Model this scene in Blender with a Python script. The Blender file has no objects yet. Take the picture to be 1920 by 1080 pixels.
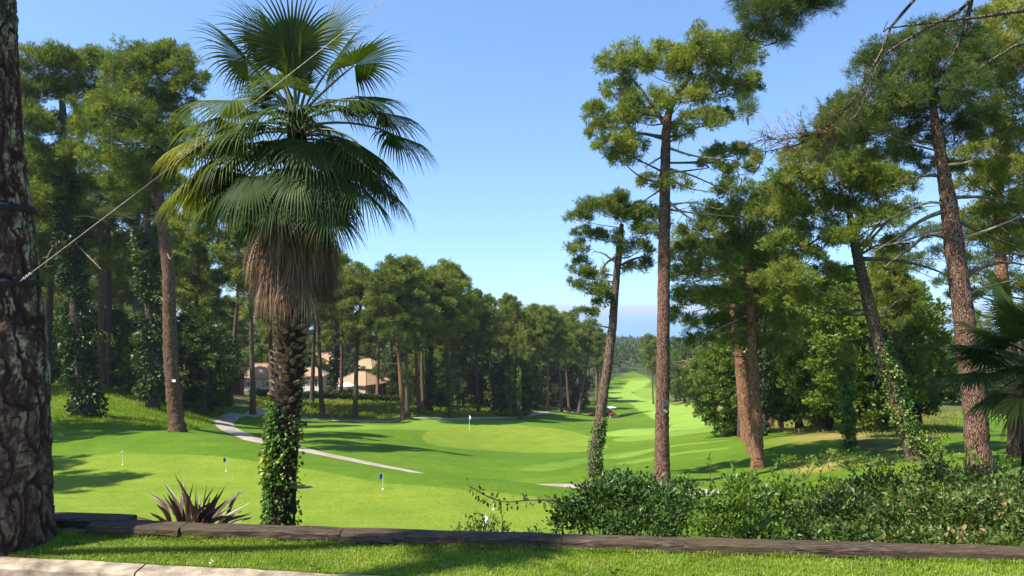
import bpy, math, random
import numpy as np
from mathutils import Vector, Matrix, Quaternion

rng = np.random.default_rng(11)
random.seed(5)
scene = bpy.context.scene
COL = scene.collection

# ------------------------------------------------------------------ camera, sky, sun, exposure
HAZE_D = 0.00016
FPX = 1387.0            # focal length in pixels of the 1920 px wide photograph
CAMZ = 1.6
TILT = math.atan(37.0 / FPX)
cam_d = bpy.data.cameras.new('camera')
cam_d.sensor_width = 36.0
cam_d.lens = FPX / 1920.0 * 36.0
cam_d.clip_start = 0.05
cam_d.clip_end = 60000.0
cam = bpy.data.objects.new('camera', cam_d)
cam.location = (0, 0, CAMZ)
cam.rotation_euler = (math.pi / 2 + TILT, 0, 0)
COL.objects.link(cam)
scene.camera = cam

SUN_EL = math.radians(54)
SUN_BEHIND = math.radians(30)      # sun on the left, a little behind the camera
to_sun = Vector((-math.cos(SUN_BEHIND) * math.cos(SUN_EL), -math.sin(SUN_BEHIND) * math.cos(SUN_EL), math.sin(SUN_EL)))
world = bpy.data.worlds.new('World')
scene.world = world
world.use_nodes = True
wn = world.node_tree.nodes
wl = world.node_tree.links
wn.clear()
sky = wn.new('ShaderNodeTexSky')
sky.sky_type = 'NISHITA'
sky.sun_disc = False
sky.sun_elevation = SUN_EL
sky.sun_rotation = math.atan2(to_sun.x, to_sun.y)
sky.altitude = 0
sky.air_density = 1.0
sky.dust_density = 0.3
sky.ozone_density = 3.0
bg = wn.new('ShaderNodeBackground')
bg.inputs['Strength'].default_value = 0.14
wo = wn.new('ShaderNodeOutputWorld')
# look a little higher into the model sky, so the horizon keeps the clear blue of the photograph
tc = wn.new('ShaderNodeTexCoord'); sx = wn.new('ShaderNodeSeparateXYZ'); cx = wn.new('ShaderNodeCombineXYZ')
ab = wn.new('ShaderNodeMath'); ab.operation = 'ABSOLUTE'
mz = wn.new('ShaderNodeMath'); mz.operation = 'MULTIPLY_ADD'; mz.inputs[1].default_value = 0.95; mz.inputs[2].default_value = 0.16
wl.new(tc.outputs['Generated'], sx.inputs[0]); wl.new(sx.outputs[0], cx.inputs[0]); wl.new(sx.outputs[1], cx.inputs[1])
wl.new(sx.outputs[2], ab.inputs[0]); wl.new(ab.outputs[0], mz.inputs[0]); wl.new(mz.outputs[0], cx.inputs[2])
wl.new(cx.outputs[0], sky.inputs[0])
hs = wn.new('ShaderNodeHueSaturation'); hs.inputs['Saturation'].default_value = 1.06
wl.new(sky.outputs[0], hs.inputs['Color']); wl.new(hs.outputs[0], bg.inputs[0])
wl.new(bg.outputs[0], wo.inputs[0])

sun_d = bpy.data.lights.new('sun', 'SUN')
sun_d.energy = 5.0
sun_d.angle = math.radians(0.5)
sun_d.color = (1.0, 0.93, 0.80)
sun = bpy.data.objects.new('sun', sun_d)
sun.rotation_euler = to_sun.to_track_quat('Z', 'Y').to_euler()
sun.location = (-20, -5, 40)
COL.objects.link(sun)

scene.view_settings.view_transform = 'Standard'
scene.view_settings.look = 'None'
scene.view_settings.gamma = 1.0
scene.view_settings.use_curve_mapping = False
scene.view_settings.exposure = 1.14
scene.render.engine = 'CYCLES'
cy = scene.cycles
cy.max_bounces = 6
cy.diffuse_bounces = 3
cy.glossy_bounces = 2
cy.transmission_bounces = 4
cy.transparent_max_bounces = 6
cy.volume_bounces = 0
cy.caustics_reflective = False
cy.caustics_refractive = False
cy.use_denoising = True
cy.sample_clamp_indirect = 4.0
cy.sample_clamp_direct = 12.0
try:
    cy.denoiser = 'OPENIMAGEDENOISE'
    cy.denoising_prefilter = 'ACCURATE'
except Exception:
    pass

# ------------------------------------------------------------------ projection helpers (photograph pixel + distance -> place)
CT, ST = math.cos(TILT), math.sin(TILT)
def P(px, py, d):
    px = np.asarray(px, float); py = np.asarray(py, float); d = np.asarray(d, float)
    vx = (px - 960) / FPX
    vy = -(py - 540) / FPX
    k = d / (CT - ST * vy)
    return np.stack(np.broadcast_arrays(vx * k, d, CAMZ + (ST + CT * vy) * k), -1)
def proj(p):
    p = np.asarray(p, float)
    x, y, z = p[..., 0], p[..., 1], p[..., 2] - CAMZ
    dep = CT * y + ST * z
    up = -ST * y + CT * z
    return 960 + FPX * x / dep, 540 - FPX * up / dep
def X_at(px, d):
    return float((px - 960) / FPX * d)

# ------------------------------------------------------------------ mesh helpers
class MB:
    """collects triangles and quads with a material slot and a per-vertex tint, then becomes ONE mesh object"""
    def __init__(s):
        s.v = []; s.t = []; s.f = {3: [], 4: []}; s.m = {3: [], 4: []}; s.n = 0
    def add(s, v, f, mat=0, tint=0.5):
        v = np.asarray(v, np.float64).reshape(-1, 3)
        f = np.asarray(f, np.int64)
        if f.ndim == 1: f = f.reshape(1, -1)
        s.v.append(v)
        s.t.append(np.broadcast_to(np.asarray(tint, float), (len(v),)).copy())
        k = f.shape[1]
        s.f[k].append(f + s.n); s.m[k].append(np.full(len(f), mat, np.int32))
        s.n += len(v)
    def mesh(s, name, mats, origin=(0, 0, 0), smooth=False):
        me = bpy.data.meshes.new(name)
        v = (np.concatenate(s.v) - np.asarray(origin, float)).astype(np.float32)
        f3 = np.concatenate(s.f[3]) if s.f[3] else np.zeros((0, 3), np.int64)
        f4 = np.concatenate(s.f[4]) if s.f[4] else np.zeros((0, 4), np.int64)
        mi = np.concatenate([*s.m[3], *s.m[4]]) if (s.m[3] or s.m[4]) else np.zeros(0, np.int32)
        nl = f3.size + f4.size
        me.vertices.add(len(v)); me.vertices.foreach_set('co', v.ravel())
        me.loops.add(nl); me.loops.foreach_set('vertex_index', np.concatenate([f3.ravel(), f4.ravel()]).astype(np.int32))
        npoly = len(f3) + len(f4)
        me.polygons.add(npoly)
        ls = np.concatenate([np.arange(len(f3)) * 3, len(f3) * 3 + np.arange(len(f4)) * 4]).astype(np.int32)
        me.polygons.foreach_set('loop_start', ls)
        me.polygons.foreach_set('material_index', mi)
        me.polygons.foreach_set('use_smooth', np.full(npoly, bool(smooth)))
        at = me.attributes.new('tint', 'FLOAT', 'POINT')
        at.data.foreach_set('value', np.concatenate(s.t).astype(np.float32))
        me.update(calc_edges=True)
        for m in (mats if isinstance(mats, (list, tuple)) else [mats]): me.materials.append(m)
        return me
    def build(s, name, mats, parent=None, smooth=False):
        o0 = tuple(parent['_o']) if parent is not None else (0, 0, 0)
        ob = bpy.data.objects.new(name, s.mesh(name, mats, o0, smooth))
        COL.objects.link(ob)
        if parent is not None:
            ob.parent = parent
            ob['_o'] = o0
        return ob

def tag(o, label=None, cat=None, group=None, kind=None):
    if label: o['label'] = label
    if cat: o['category'] = cat
    if group: o['group'] = group
    if kind: o['kind'] = kind
    return o
def thing(name, label, cat, loc, group=None):
    o = bpy.data.objects.new(name, None)
    o.empty_display_size = 0.2
    o.location = tuple(float(c) for c in loc)
    o['_o'] = [float(c) for c in loc]
    COL.objects.link(o)
    return tag(o, label, cat, group)
def copy_tree(o, parent=None):
    c = o.copy(); COL.objects.link(c); c.parent = parent
    for ch in list(o.children): copy_tree(ch, c)
    return c

def nrm(a):
    a = np.asarray(a, float)
    return a / np.maximum(np.linalg.norm(a, axis=-1, keepdims=True), 1e-9)
def rand_dir(n):
    return nrm(rng.normal(size=(n, 3)))

def smooth_path(pts, n):
    """Catmull-Rom through pts (rows may hold extra columns), n samples"""
    p = np.asarray(pts, float)
    if len(p) == 2:
        t = np.linspace(0, 1, n)[:, None]
        return p[0] * (1 - t) + p[1] * t
    q = np.vstack([2 * p[0] - p[1], p, 2 * p[-1] - p[-2]])
    t = np.linspace(0, len(p) - 1 - 1e-6, n)
    i = t.astype(int); u = (t - i)[:, None]
    a, b, c, d = q[i], q[i + 1], q[i + 2], q[i + 3]
    return 0.5 * (2 * b + (c - a) * u + (2 * a - 5 * b + 4 * c - d) * u * u + (3 * b - a - 3 * c + d) * u ** 3)

def tube(mb, pts, rad, n=8, mat=0, tint=0.5, cap=True, wob=0.0):
    pts = np.asarray(pts, float); K = len(pts)
    rad = np.broadcast_to(np.asarray(rad, float), (K,))
    T = nrm(np.gradient(pts, axis=0))
    ref = np.array([0, 1, 0.001]) if abs(T[0][1]) < 0.8 else np.array([1, 0, 0.001])
    A = nrm(np.cross(T, ref)); B = np.cross(T, A)
    th = np.arange(n) * 2 * math.pi / n
    r = rad[:, None] * (1 + (rng.normal(size=(K, n)) * wob if wob else 0))
    v = pts[:, None, :] + r[..., None] * (np.cos(th)[None, :, None] * A[:, None, :] + np.sin(th)[None, :, None] * B[:, None, :])
    i = np.arange(K - 1)[:, None] * n; j = np.arange(n)[None, :]; j2 = (j + 1) % n
    f = np.stack([i + j, i + j2, i + n + j2, i + n + j], -1).reshape(-1, 4)
    mb.add(v.reshape(-1, 3), f, mat, tint)
    if cap:
        for k, flip in ((0, True), (K - 1, False)):
            c = np.vstack([pts[k][None], v[k]])
            ff = np.array([(0, 1 + (b + 1) % n, 1 + b) if flip else (0, 1 + b, 1 + (b + 1) % n) for b in range(n)])
            mb.add(c, ff, mat, tint)

def box(mb, c, s, rz=0.0, mat=0, tint=0.5, rx=0.0, ry=0.0):
    x, y, z = np.asarray(s, float) / 2
    v = np.array([[-x, -y, -z], [x, -y, -z], [x, y, -z], [-x, y, -z], [-x, -y, z], [x, -y, z], [x, y, z], [-x, y, z]])
    M = np.array(Matrix.Rotation(rz, 3, 'Z') @ Matrix.Rotation(ry, 3, 'Y') @ Matrix.Rotation(rx, 3, 'X'))
    mb.add(v @ M.T + np.asarray(c, float), [[0, 3, 2, 1], [4, 5, 6, 7], [0, 1, 5, 4], [1, 2, 6, 5], [2, 3, 7, 6], [3, 0, 4, 7]], mat, tint)

def needles(mb, pos, dirs, L, k, w, spread=0.75, mat=0, tint=None):
    """pos (N,3), dirs (N,3): N tufts of k thin triangular needles"""
    N = len(pos)
    if N == 0: return
    d = nrm(dirs[:, None, :] + spread * rng.normal(size=(N, k, 3)))
    Ls = (np.broadcast_to(np.asarray(L, float), (N,)))[:, None, None] * rng.uniform(0.7, 1.15, (N, k, 1))
    side = nrm(np.cross(d, rng.normal(size=(N, k, 3)))) * w * rng.uniform(0.7, 1.3, (N, k, 1))
    p = pos[:, None, :] + d * Ls * 0.08
    tip = pos[:, None, :] + d * Ls
    mid = p * 0.45 + tip * 0.55
    v = np.stack([p, mid + side, tip, ], 2)
    v = np.stack([p - side * .35, mid + side, tip], 2).reshape(-1, 3)
    f = np.arange(len(v)).reshape(-1, 3)
    t = (rng.uniform(0, 1, N) if tint is None else tint)
    tt = np.repeat(np.clip(np.repeat(t, k) + rng.normal(size=N * k) * 0.08, 0, 1), 3)
    mb.add(v, f, mat, tt)

def leaves(mb, pos, dirs, size, aspect=0.5, fold=0.25, mat=0, tint=None, up=0.6):
    """folded four-point leaves"""
    N = len(pos)
    if N == 0: return
    d = nrm(dirs)
    nrmv = nrm(rng.normal(size=(N, 3)) * 0.6 + np.array([0, 0, up]))
    s = nrm(np.cross(d, nrmv)); n = np.cross(s, d)
    L = np.broadcast_to(np.asarray(size, float), (N,))[:, None] * (0.5 + 0.8 * rng.uniform(0, 1, (N, 1)) ** .8)
    w = L * aspect * 0.5
    a = pos; b = pos + d * L - n * L * 0.08
    l = pos + d * L * 0.45 + s * w + n * w * fold
    r = pos + d * L * 0.45 - s * w + n * w * fold
    v = np.stack([a, l, b, r], 1).reshape(-1, 3)
    i = np.arange(N) * 4
    f = np.concatenate([np.stack([i, i + 2, i + 1], 1), np.stack([i, i + 3, i + 2], 1)])
    t = rng.uniform(0, 1, N) if tint is None else tint
    mb.add(v, f, mat, np.repeat(t, 4))

# ------------------------------------------------------------------ value noise
def _hash(ix, iy, iz, seed):
    h = (ix * 374761393 + iy * 668265263 + iz * 2147483647 + seed * 974634777) & 0xFFFFFFFF
    h = ((h ^ (h >> 13)) * 1274126177) & 0xFFFFFFFF
    return ((h ^ (h >> 16)) & 0xFFFF) / 65535.0
def vnoise(x, y, z=None, seed=0):
    x = np.asarray(x, float); y = np.asarray(y, float)
    z = np.zeros_like(x) if z is None else np.asarray(z, float)
    ix = np.floor(x).astype(np.int64); iy = np.floor(y).astype(np.int64); iz = np.floor(z).astype(np.int64)
    fx, fy, fz = x - ix, y - iy, z - iz
    fx = fx * fx * (3 - 2 * fx); fy = fy * fy * (3 - 2 * fy); fz = fz * fz * (3 - 2 * fz)
    r = 0
    for dx in (0, 1):
        for dy in (0, 1):
            for dz in (0, 1):
                w = (fx if dx else 1 - fx) * (fy if dy else 1 - fy) * (fz if dz else 1 - fz)
                r = r + w * _hash(ix + dx, iy + dy, iz + dz, seed)
    return r

# ------------------------------------------------------------------ materials
def new_mat(name):
    m = bpy.data.materials.new(name); m.use_nodes = True
    nt = m.node_tree; nt.nodes.clear()
    out = nt.nodes.new('ShaderNodeOutputMaterial')
    return m, nt, out
def N_(nt, typ, **kw):
    n = nt.nodes.new(typ)
    for k, v in kw.items():
        if k.startswith('_'): setattr(n, k[1:], v)
        else: n.inputs[k.replace('_', ' ')].default_value = v
    return n
def ramp(nt, fac, stops, interp='LINEAR'):
    r = nt.nodes.new('ShaderNodeValToRGB')
    r.color_ramp.interpolation = interp
    els = r.color_ramp.elements
    while len(els) < len(stops): els.new(0.5)
    for e, (p, c) in zip(els, stops):
        e.position = p
        e.color = (*c, 1) if len(c) == 3 else c
    if fac is not None: nt.links.new(fac, r.inputs[0])
    return r.outputs[0]
def noise(nt, scale, detail=3, rough=0.55, vec=None, dist=0.0):
    n = nt.nodes.new('ShaderNodeTexNoise')
    n.inputs['Scale'].default_value = scale; n.inputs['Detail'].default_value = detail
    n.inputs['Roughness'].default_value = rough; n.inputs['Distortion'].default_value = dist
    if vec is not None: nt.links.new(vec, n.inputs['Vector'])
    return n.outputs[0]
def coords(nt, scale=(1, 1, 1), kind='Object'):
    t = nt.nodes.new('ShaderNodeTexCoord')
    if kind == 'World':
        g = nt.nodes.new('ShaderNodeNewGeometry'); src = g.outputs['Position']
    else: src = t.outputs[kind]
    m = nt.nodes.new('ShaderNodeMapping'); m.inputs['Scale'].default_value = scale
    nt.links.new(src, m.inputs[0])
    return m.outputs[0]
def mix(nt, fac, a, b, mode='MIX'):
    m = nt.nodes.new('ShaderNodeMix'); m.data_type = 'RGBA'; m.blend_type = mode
    for sock, v in ((m.inputs[0], fac), (m.inputs[6], a), (m.inputs[7], b)):
        if hasattr(v, 'is_output'): nt.links.new(v, sock)
        else: sock.default_value = v if not isinstance(v, (tuple, list)) else (*v, 1)[:4]
    return m.outputs[2]
def math_(nt, op, a, b=0.0):
    m = nt.nodes.new('ShaderNodeMath'); m.operation = op
    for sock, v in ((m.inputs[0], a), (m.inputs[1], b)):
        if hasattr(v, 'is_output'): nt.links.new(v, sock)
        else: sock.default_value = v
    return m.outputs[0]
def attr(nt, name):
    a = nt.nodes.new('ShaderNodeAttribute'); a.attribute_name = name
    return a
def bump(nt, height, strength=0.5, dist=0.05):
    b = nt.nodes.new('ShaderNodeBump'); b.inputs['Strength'].default_value = strength; b.inputs['Distance'].default_value = dist
    nt.links.new(height, b.inputs['Height'])
    return b.outputs[0]
def principled(nt, out, color, rough=0.8, spec=0.3, normal=None, metallic=0.0):
    p = nt.nodes.new('ShaderNodeBsdfPrincipled')
    if hasattr(color, 'is_output'): nt.links.new(color, p.inputs['Base Color'])
    else: p.inputs['Base Color'].default_value = (*color, 1)
    if hasattr(rough, 'is_output'): nt.links.new(rough, p.inputs['Roughness'])
    else: p.inputs['Roughness'].default_value = rough
    p.inputs['Specular IOR Level'].default_value = spec
    p.inputs['Metallic'].default_value = metallic
    if normal is not None: nt.links.new(normal, p.inputs['Normal'])
    nt.links.new(p.outputs[0], out.inputs[0])
    return p

def mat_leaf(name, stops, transl=0.35, gloss=0.0, rough=0.4, tcol=(1.25, 1.2, 0.5)):
    m, nt, out = new_mat(name)
    a = attr(nt, 'tint')
    oi = nt.nodes.new('ShaderNodeObjectInfo')
    f = math_(nt, 'ADD', a.outputs['Fac'], math_(nt, 'MULTIPLY', math_(nt, 'SUBTRACT', oi.outputs['Random'], 0.5), 0.25))
    col = ramp(nt, f, stops)
    dif = nt.nodes.new('ShaderNodeBsdfDiffuse'); nt.links.new(col, dif.inputs[0])
    tr = nt.nodes.new('ShaderNodeBsdfTranslucent')
    nt.links.new(mix(nt, 1.0, col, tcol, 'MULTIPLY'), tr.inputs[0])
    ms = nt.nodes.new('ShaderNodeMixShader'); ms.inputs[0].default_value = transl
    nt.links.new(dif.outputs[0], ms.inputs[1]); nt.links.new(tr.outputs[0], ms.inputs[2])
    res = ms.outputs[0]
    if gloss > 0:
        g = nt.nodes.new('ShaderNodeBsdfGlossy'); g.inputs['Roughness'].default_value = rough
        g.inputs[0].default_value = (0.9, 0.95, 1.0, 1)
        m2 = nt.nodes.new('ShaderNodeMixShader'); m2.inputs[0].default_value = gloss
        nt.links.new(res, m2.inputs[1]); nt.links.new(g.outputs[0], m2.inputs[2]); res = m2.outputs[0]
    nt.links.new(res, out.inputs[0])
    return m

def mat_bark(name, stops, scale=1.0, strength=0.9, lichen=None, zs=0.35, dist=0.06):
    m, nt, out = new_mat(name)
    v = coords(nt, (scale, scale, scale * zs))
    vo = nt.nodes.new('ShaderNodeTexVoronoi'); vo.feature = 'DISTANCE_TO_EDGE'; vo.inputs['Scale'].default_value = 11.0
    wv = noise(nt, 3.0, 3, 0.6, v)
    add = nt.nodes.new('ShaderNodeVectorMath'); add.operation = 'ADD'
    sc = nt.nodes.new('ShaderNodeVectorMath'); sc.operation = 'SCALE'; sc.inputs['Scale'].default_value = 0.6
    cmb = nt.nodes.new('ShaderNodeCombineXYZ')
    for i in range(3): nt.links.new(wv, cmb.inputs[i])
    nt.links.new(cmb.outputs[0], sc.inputs[0]); nt.links.new(v, add.inputs[0]); nt.links.new(sc.outputs[0], add.inputs[1])
    nt.links.new(add.outputs[0], vo.inputs['Vector'])
    edge = ramp(nt, vo.outputs['Distance'], [(0.0, (.15, .15, .15)), (0.10, (1, 1, 1))])
    n1 = noise(nt, 9.0, 5, 0.65, v)
    h = math_(nt, 'MULTIPLY', edge, math_(nt, 'ADD', n1, 0.35))
    col = ramp(nt, h, stops)
    if lichen:
        ln = noise(nt, 3.5, 4, 0.6, coords(nt, (scale, scale, scale * 0.6)))
        lf = ramp(nt, ln, [(0.56, (0, 0, 0)), (0.64, (1, 1, 1))])
        col = mix(nt, lf, col, lichen)
    principled(nt, out, col, 0.95, 0.1, bump(nt, h, strength, dist))
    return m

def mat_plain(name, c, rough=0.7, spec=0.3, var=0.12, scale=4.0, bmp=0.0, metallic=0.0):
    m, nt, out = new_mat(name)
    n = noise(nt, scale, 4, 0.6, coords(nt))
    c2 = tuple(max(0, x * (1 - 2 * var)) for x in c); c3 = tuple(min(1, x * (1 + 1.2 * var)) for x in c)
    col = ramp(nt, n, [(0.3, c2), (0.7, c3)])
    principled(nt, out, col, rough, spec, bump(nt, n, bmp, 0.02) if bmp else None, metallic)
    return m
# ------------------------------------------------------------------ terrain: a smooth surface through ground points read off the photograph
GP = [  # (px, py, distance)
 (-900,1060,6.2),(100,1085,6.2),(530,1080,6.2),(960,1080,6.2),(1400,1080,6.2),(1920,1080,6.2),(2700,1060,6.2),
 (-600,1055,9),(100,1062,9),(700,1052,9),(1300,1052,9),(1920,1040,9),(2600,1020,9),
 (-500,1015,12),(100,1035,12),(530,1022,12),(960,1025,12),(1400,1015,12),(1900,985,12),(2500,940,12),
 (-100,990,19),(530,1004,19),(960,1008,19),(1250,1000,19),(1600,960,17),(2000,920,17),
 (150,970,23),(600,962,23),(1000,965,23),(1250,955,24),(718,918,28),(424,884,33),(230,873,35),(900,910,29),(-100,880,34),
 (300,819,43.5),(150,826,43.5),(420,821,43),(480,833,41.5),(560,857,37.5),(640,874,34.5),(700,884,32.5),(860,892,32.5),(920,898,32.2),(980,904,31.2),(800,888,33.5),
 (1500,932,27),(1360,925,29.5),(1250,921,31),(1100,914,33),(1010,911,34.3),(960,913,35.2),(900,912,36.5),(840,902,37.5),(790,888,38.5),(720,874,41),(640,858,45),(575,846,49),(500,832,54),
 (455,815,60),(425,797,68),(425,785,76),(450,776,84),(480,772,92),(600,786,97),(745,788,99),(860,787,106),(960,781,118),(1010,774,133),(1060,770,150),(1090,762,176),
 (600,826,55),(700,830,57),(800,840,55),(700,802,74),(600,792,86),(1000,850,68),(840,846,60),(830,799,95),(1000,800,98),(880,806,92),(1130,835,74),
 (1117,893,36),(1242,905,33),(1100,850,66),(1140,784,155),(1146,790,130),(1200,776,150),(1220,800,98),(1200,740,230),(1190,706,350),(1185,704,420),
 (1250,880,42),(1250,830,66),(1280,790,110),
 (1350,800,85),(1375,822,58),(1420,878,38),(1413,850,43),(1500,800,75),(1590,850,38),(1715,868,30),(1838,890,24),(1800,805,60),(1850,782,78),(1305,755,150),(1400,772,110),
 (1700,800,56),(2000,800,60),(2400,830,40),(1600,770,110),(1900,760,120),
 (335,812,46),(165,785,52),(200,738,70),(100,742,62),(300,745,76),(390,766,85),(440,757,100),(475,779,90),(-200,760,60),(-600,770,60),(605,776,103),(667,777,103),(757,785,99),(845,782,108),
 (1002,768,140),(1118,757,200),(675,747,150),(600,722,185),(490,735,165),(300,720,120),(0,720,120),(-500,700,150),(-900,720,60),
 (400,705,260),(900,740,230),(1600,735,230),(2200,740,200),(2600,780,80),
 (0,675,500),(700,680,500),(1185,672,640),(1600,680,500),(2400,680,500),(700,650,1000),(1185,652,1000),(1700,655,1000),(-600,660,800),(2600,660,800),(-300,646,1500),(960,642,1500),(2300,646,1500),
]
_g = np.array([P(*q) for q in GP])
def _uv(X, Y):
    return np.stack([X / (Y + 12.0) * 2.2, np.log(Y + 12.0) * 1.6], -1)
def _phi(r2):
    return np.where(r2 > 1e-12, 0.5 * r2 * np.log(np.maximum(r2, 1e-12)), 0)
_c = _uv(_g[:, 0], _g[:, 1])
_n = len(_c)
_K = _phi(((_c[:, None] - _c[None]) ** 2).sum(-1)) + np.eye(_n) * 2e-5
_Pm = np.hstack([np.ones((_n, 1)), _c])
_A = np.block([[_K, _Pm], [_Pm.T, np.zeros((3, 3))]])
_w = np.linalg.solve(_A, np.concatenate([_g[:, 2], np.zeros(3)]))
def timber_y(X):
    return 5.12 - 0.09 * (X + 2.29)
def _tps(X, Y):
    sh = X.shape
    q = _uv(X.ravel(), np.maximum(Y.ravel(), 5.0))
    q[:, 0] = np.clip(q[:, 0], -3.2, 3.2)
    o = np.empty(len(q))
    for i in range(0, len(q), 20000):
        b = q[i:i + 20000]
        o[i:i + 20000] = _phi(((b[:, None] - _c[None]) ** 2).sum(-1)) @ _w[:_n] + _w[_n] + b @ _w[_n + 1:]
    return o.reshape(sh)
def H(X, Y):
    X, Y = np.broadcast_arrays(np.asarray(X, float), np.asarray(Y, float))
    z = _tps(X, Y)
    s = Y - timber_y(X)
    t = np.clip((s - 0.05) / 0.9, 0, 1); t = t * t * (3 - 2 * t)
    z = z * t + (-0.27) * (1 - t)
    far = np.clip((Y - 25) / 60, 0, 1)
    z = z + far * (np.sin(X * .21 + Y * .06) * np.sin(Y * .09 - X * .05) * 0.22)
    back = np.clip((-Y) / 20, 0, 1)
    return z
def h1(x, y): return float(H(np.array([x]), np.array([y]))[0])
def ground_at(px, d):
    x = X_at(px, d); return np.array([x, d, h1(x, d)])
def ray_ground(px, py, d0=5.6, d1=900):
    d = np.geomspace(d0, d1, 900)
    p = P(px, py, d)
    below = p[:, 2] < H(p[:, 0], p[:, 1])
    i = int(np.argmax(below)) if below.any() else len(d) - 1
    return p[i, :2]
def in_poly(x, y, poly):
    poly = np.asarray(poly, float); r = np.zeros(x.shape, bool)
    j = len(poly) - 1
    for i in range(len(poly)):
        xi, yi = poly[i]; xj, yj = poly[j]
        c = ((yi > y) != (yj > y)) & (x < (xj - xi) * (y - yi) / ((yj - yi) if yj != yi else 1e-9) + xi)
        r ^= c; j = i
    return r
def dist_line(x, y, pl):
    pl = np.asarray(pl, float); best = np.full(x.shape, 1e9)
    for a, b in zip(pl[:-1], pl[1:]):
        ab = b - a; L2 = (ab ** 2).sum() + 1e-9
        t = np.clip(((x - a[0]) * ab[0] + (y - a[1]) * ab[1]) / L2, 0, 1)
        best = np.minimum(best, np.hypot(x - a[0] - t * ab[0], y - a[1] - t * ab[1]))
    return best
def W(pts): return np.array([[X_at(px, d), d] for px, d in pts])

FOREST_A = W([(-2500, 38), (-200, 45), (105, 47.5), (330, 47.5), (400, 66), (428, 88), (480, 98), (600, 101), (720, 101), (860, 109), (960, 122), (1010, 137), (1060, 156), (1095, 185), (1125, 235), (1150, 335), (1163, 430), (1185, 470), (1185, 1500), (-2500, 1500)])
FOREST_B = W([(1185, 1500), (1185, 470), (1208, 430), (1236, 232), (1292, 165), (1345, 118), (1385, 92), (1432, 72), (1480, 55), (1560, 44), (1640, 36), (1740, 34), (1790, 50), (1800, 95), (1990, 95), (2100, 34), (3600, 30), (3600, 1500)])
def in_forest(x, y): return in_poly(x, y, FOREST_A) | in_poly(x, y, FOREST_B)

# polar sheet of ground, fine near the camera and in front of it, out to the coast
ang = np.unique(np.concatenate([np.linspace(-180, -48, 30), np.linspace(-48, 48, 420), np.linspace(48, 180, 30)]))[:-1]
rad_ = np.concatenate([np.geomspace(0.6, 14, 70)[:-1], np.geomspace(14, 130, 330)[:-1], np.geomspace(130, 1750, 130)])
A_, R_ = np.meshgrid(np.radians(ang), rad_)
GX, GY = R_ * np.sin(A_), R_ * np.cos(A_)
GZ = H(GX, np.where(GY < 5, 5.0 + 0 * GY, GY))
GZ = np.where(GY < 3, np.where(R_ < 60, -0.27, -0.27 - (R_ - 60) * 0.02), GZ)
GZ = np.where(R_ > 1500, np.minimum(GZ, -70), GZ)
nr, na = GX.shape
gv = np.stack([GX, GY, GZ], -1).reshape(-1, 3)
i = np.arange(nr - 1)[:, None] * na; j = np.arange(na)[None]; j2 = (j + 1) % na
gf = np.stack([i + j, i + j2, i + na + j2, i + na + j], -1).reshape(-1, 4)[:, ::-1]
mb = MB(); mb.add(gv, gf)
cc = len(gv); mb.add([[0, 0, -0.27]], np.zeros((0, 3), int))
mb.f[3].append(np.array([[cc, a, (a + 1) % na] for a in range(na)])); mb.m[3].append(np.zeros(na, np.int32))

# masks stored on the ground: R mown light bands, G rough long grass, B forest floor / dry, A closely mown green
gx, gy = gv[:, 0], gv[:, 1]
jx = gx + (vnoise(gx * .25, gy * .25, seed=3) - .5) * 2.2; jy = gy + (vnoise(gx * .25, gy * .25, seed=4) - .5) * 2.2
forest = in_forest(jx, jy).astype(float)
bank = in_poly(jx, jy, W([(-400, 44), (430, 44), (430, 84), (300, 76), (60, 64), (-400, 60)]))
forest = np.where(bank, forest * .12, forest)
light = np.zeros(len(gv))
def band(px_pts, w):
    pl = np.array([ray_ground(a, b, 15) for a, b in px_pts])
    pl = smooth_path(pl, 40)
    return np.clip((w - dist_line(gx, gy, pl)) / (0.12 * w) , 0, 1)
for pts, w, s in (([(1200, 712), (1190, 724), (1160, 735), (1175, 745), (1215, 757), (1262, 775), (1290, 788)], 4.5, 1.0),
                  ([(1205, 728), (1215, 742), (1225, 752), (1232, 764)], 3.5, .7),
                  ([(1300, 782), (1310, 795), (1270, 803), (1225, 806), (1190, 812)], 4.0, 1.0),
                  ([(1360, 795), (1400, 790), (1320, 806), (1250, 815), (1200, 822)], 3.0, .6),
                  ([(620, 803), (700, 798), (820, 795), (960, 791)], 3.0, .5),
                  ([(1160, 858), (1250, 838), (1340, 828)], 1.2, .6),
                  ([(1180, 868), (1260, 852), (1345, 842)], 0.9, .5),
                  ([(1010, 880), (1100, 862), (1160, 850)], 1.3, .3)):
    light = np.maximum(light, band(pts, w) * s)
gp = np.array([ray_ground(a, b, 40) for a, b in [(790, 820), (805, 806), (850, 798), (960, 795), (1060, 806), (1120, 822), (1142, 838), (1130, 845), (1060, 848), (960, 847), (860, 841), (800, 832)]])
green = in_poly(gx, gy, gp).astype(float)
gp2 = np.array([ray_ground(a, b, 14) for a, b in [(105, 852), (230, 851), (424, 857), (500, 868), (580, 880), (700, 905), (860, 918), (1010, 932), (1060, 960), (1100, 1006), (800, 1006), (500, 1006), (105, 1006)]])
gp2[0] += (-14, 0); gp2[-1] += (-14, -2)
putt = in_poly(gx, gy, gp2).astype(float)
for a, b, rx, ry in ((1178, 711, 9, 6),):
    c = ray_ground(a, b, 100); green = np.maximum(green, (((gx - c[0]) / rx) ** 2 + ((gy - c[1]) / 14) ** 2 < 1) * 1.0)
dry = np.zeros(len(gv))
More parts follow.
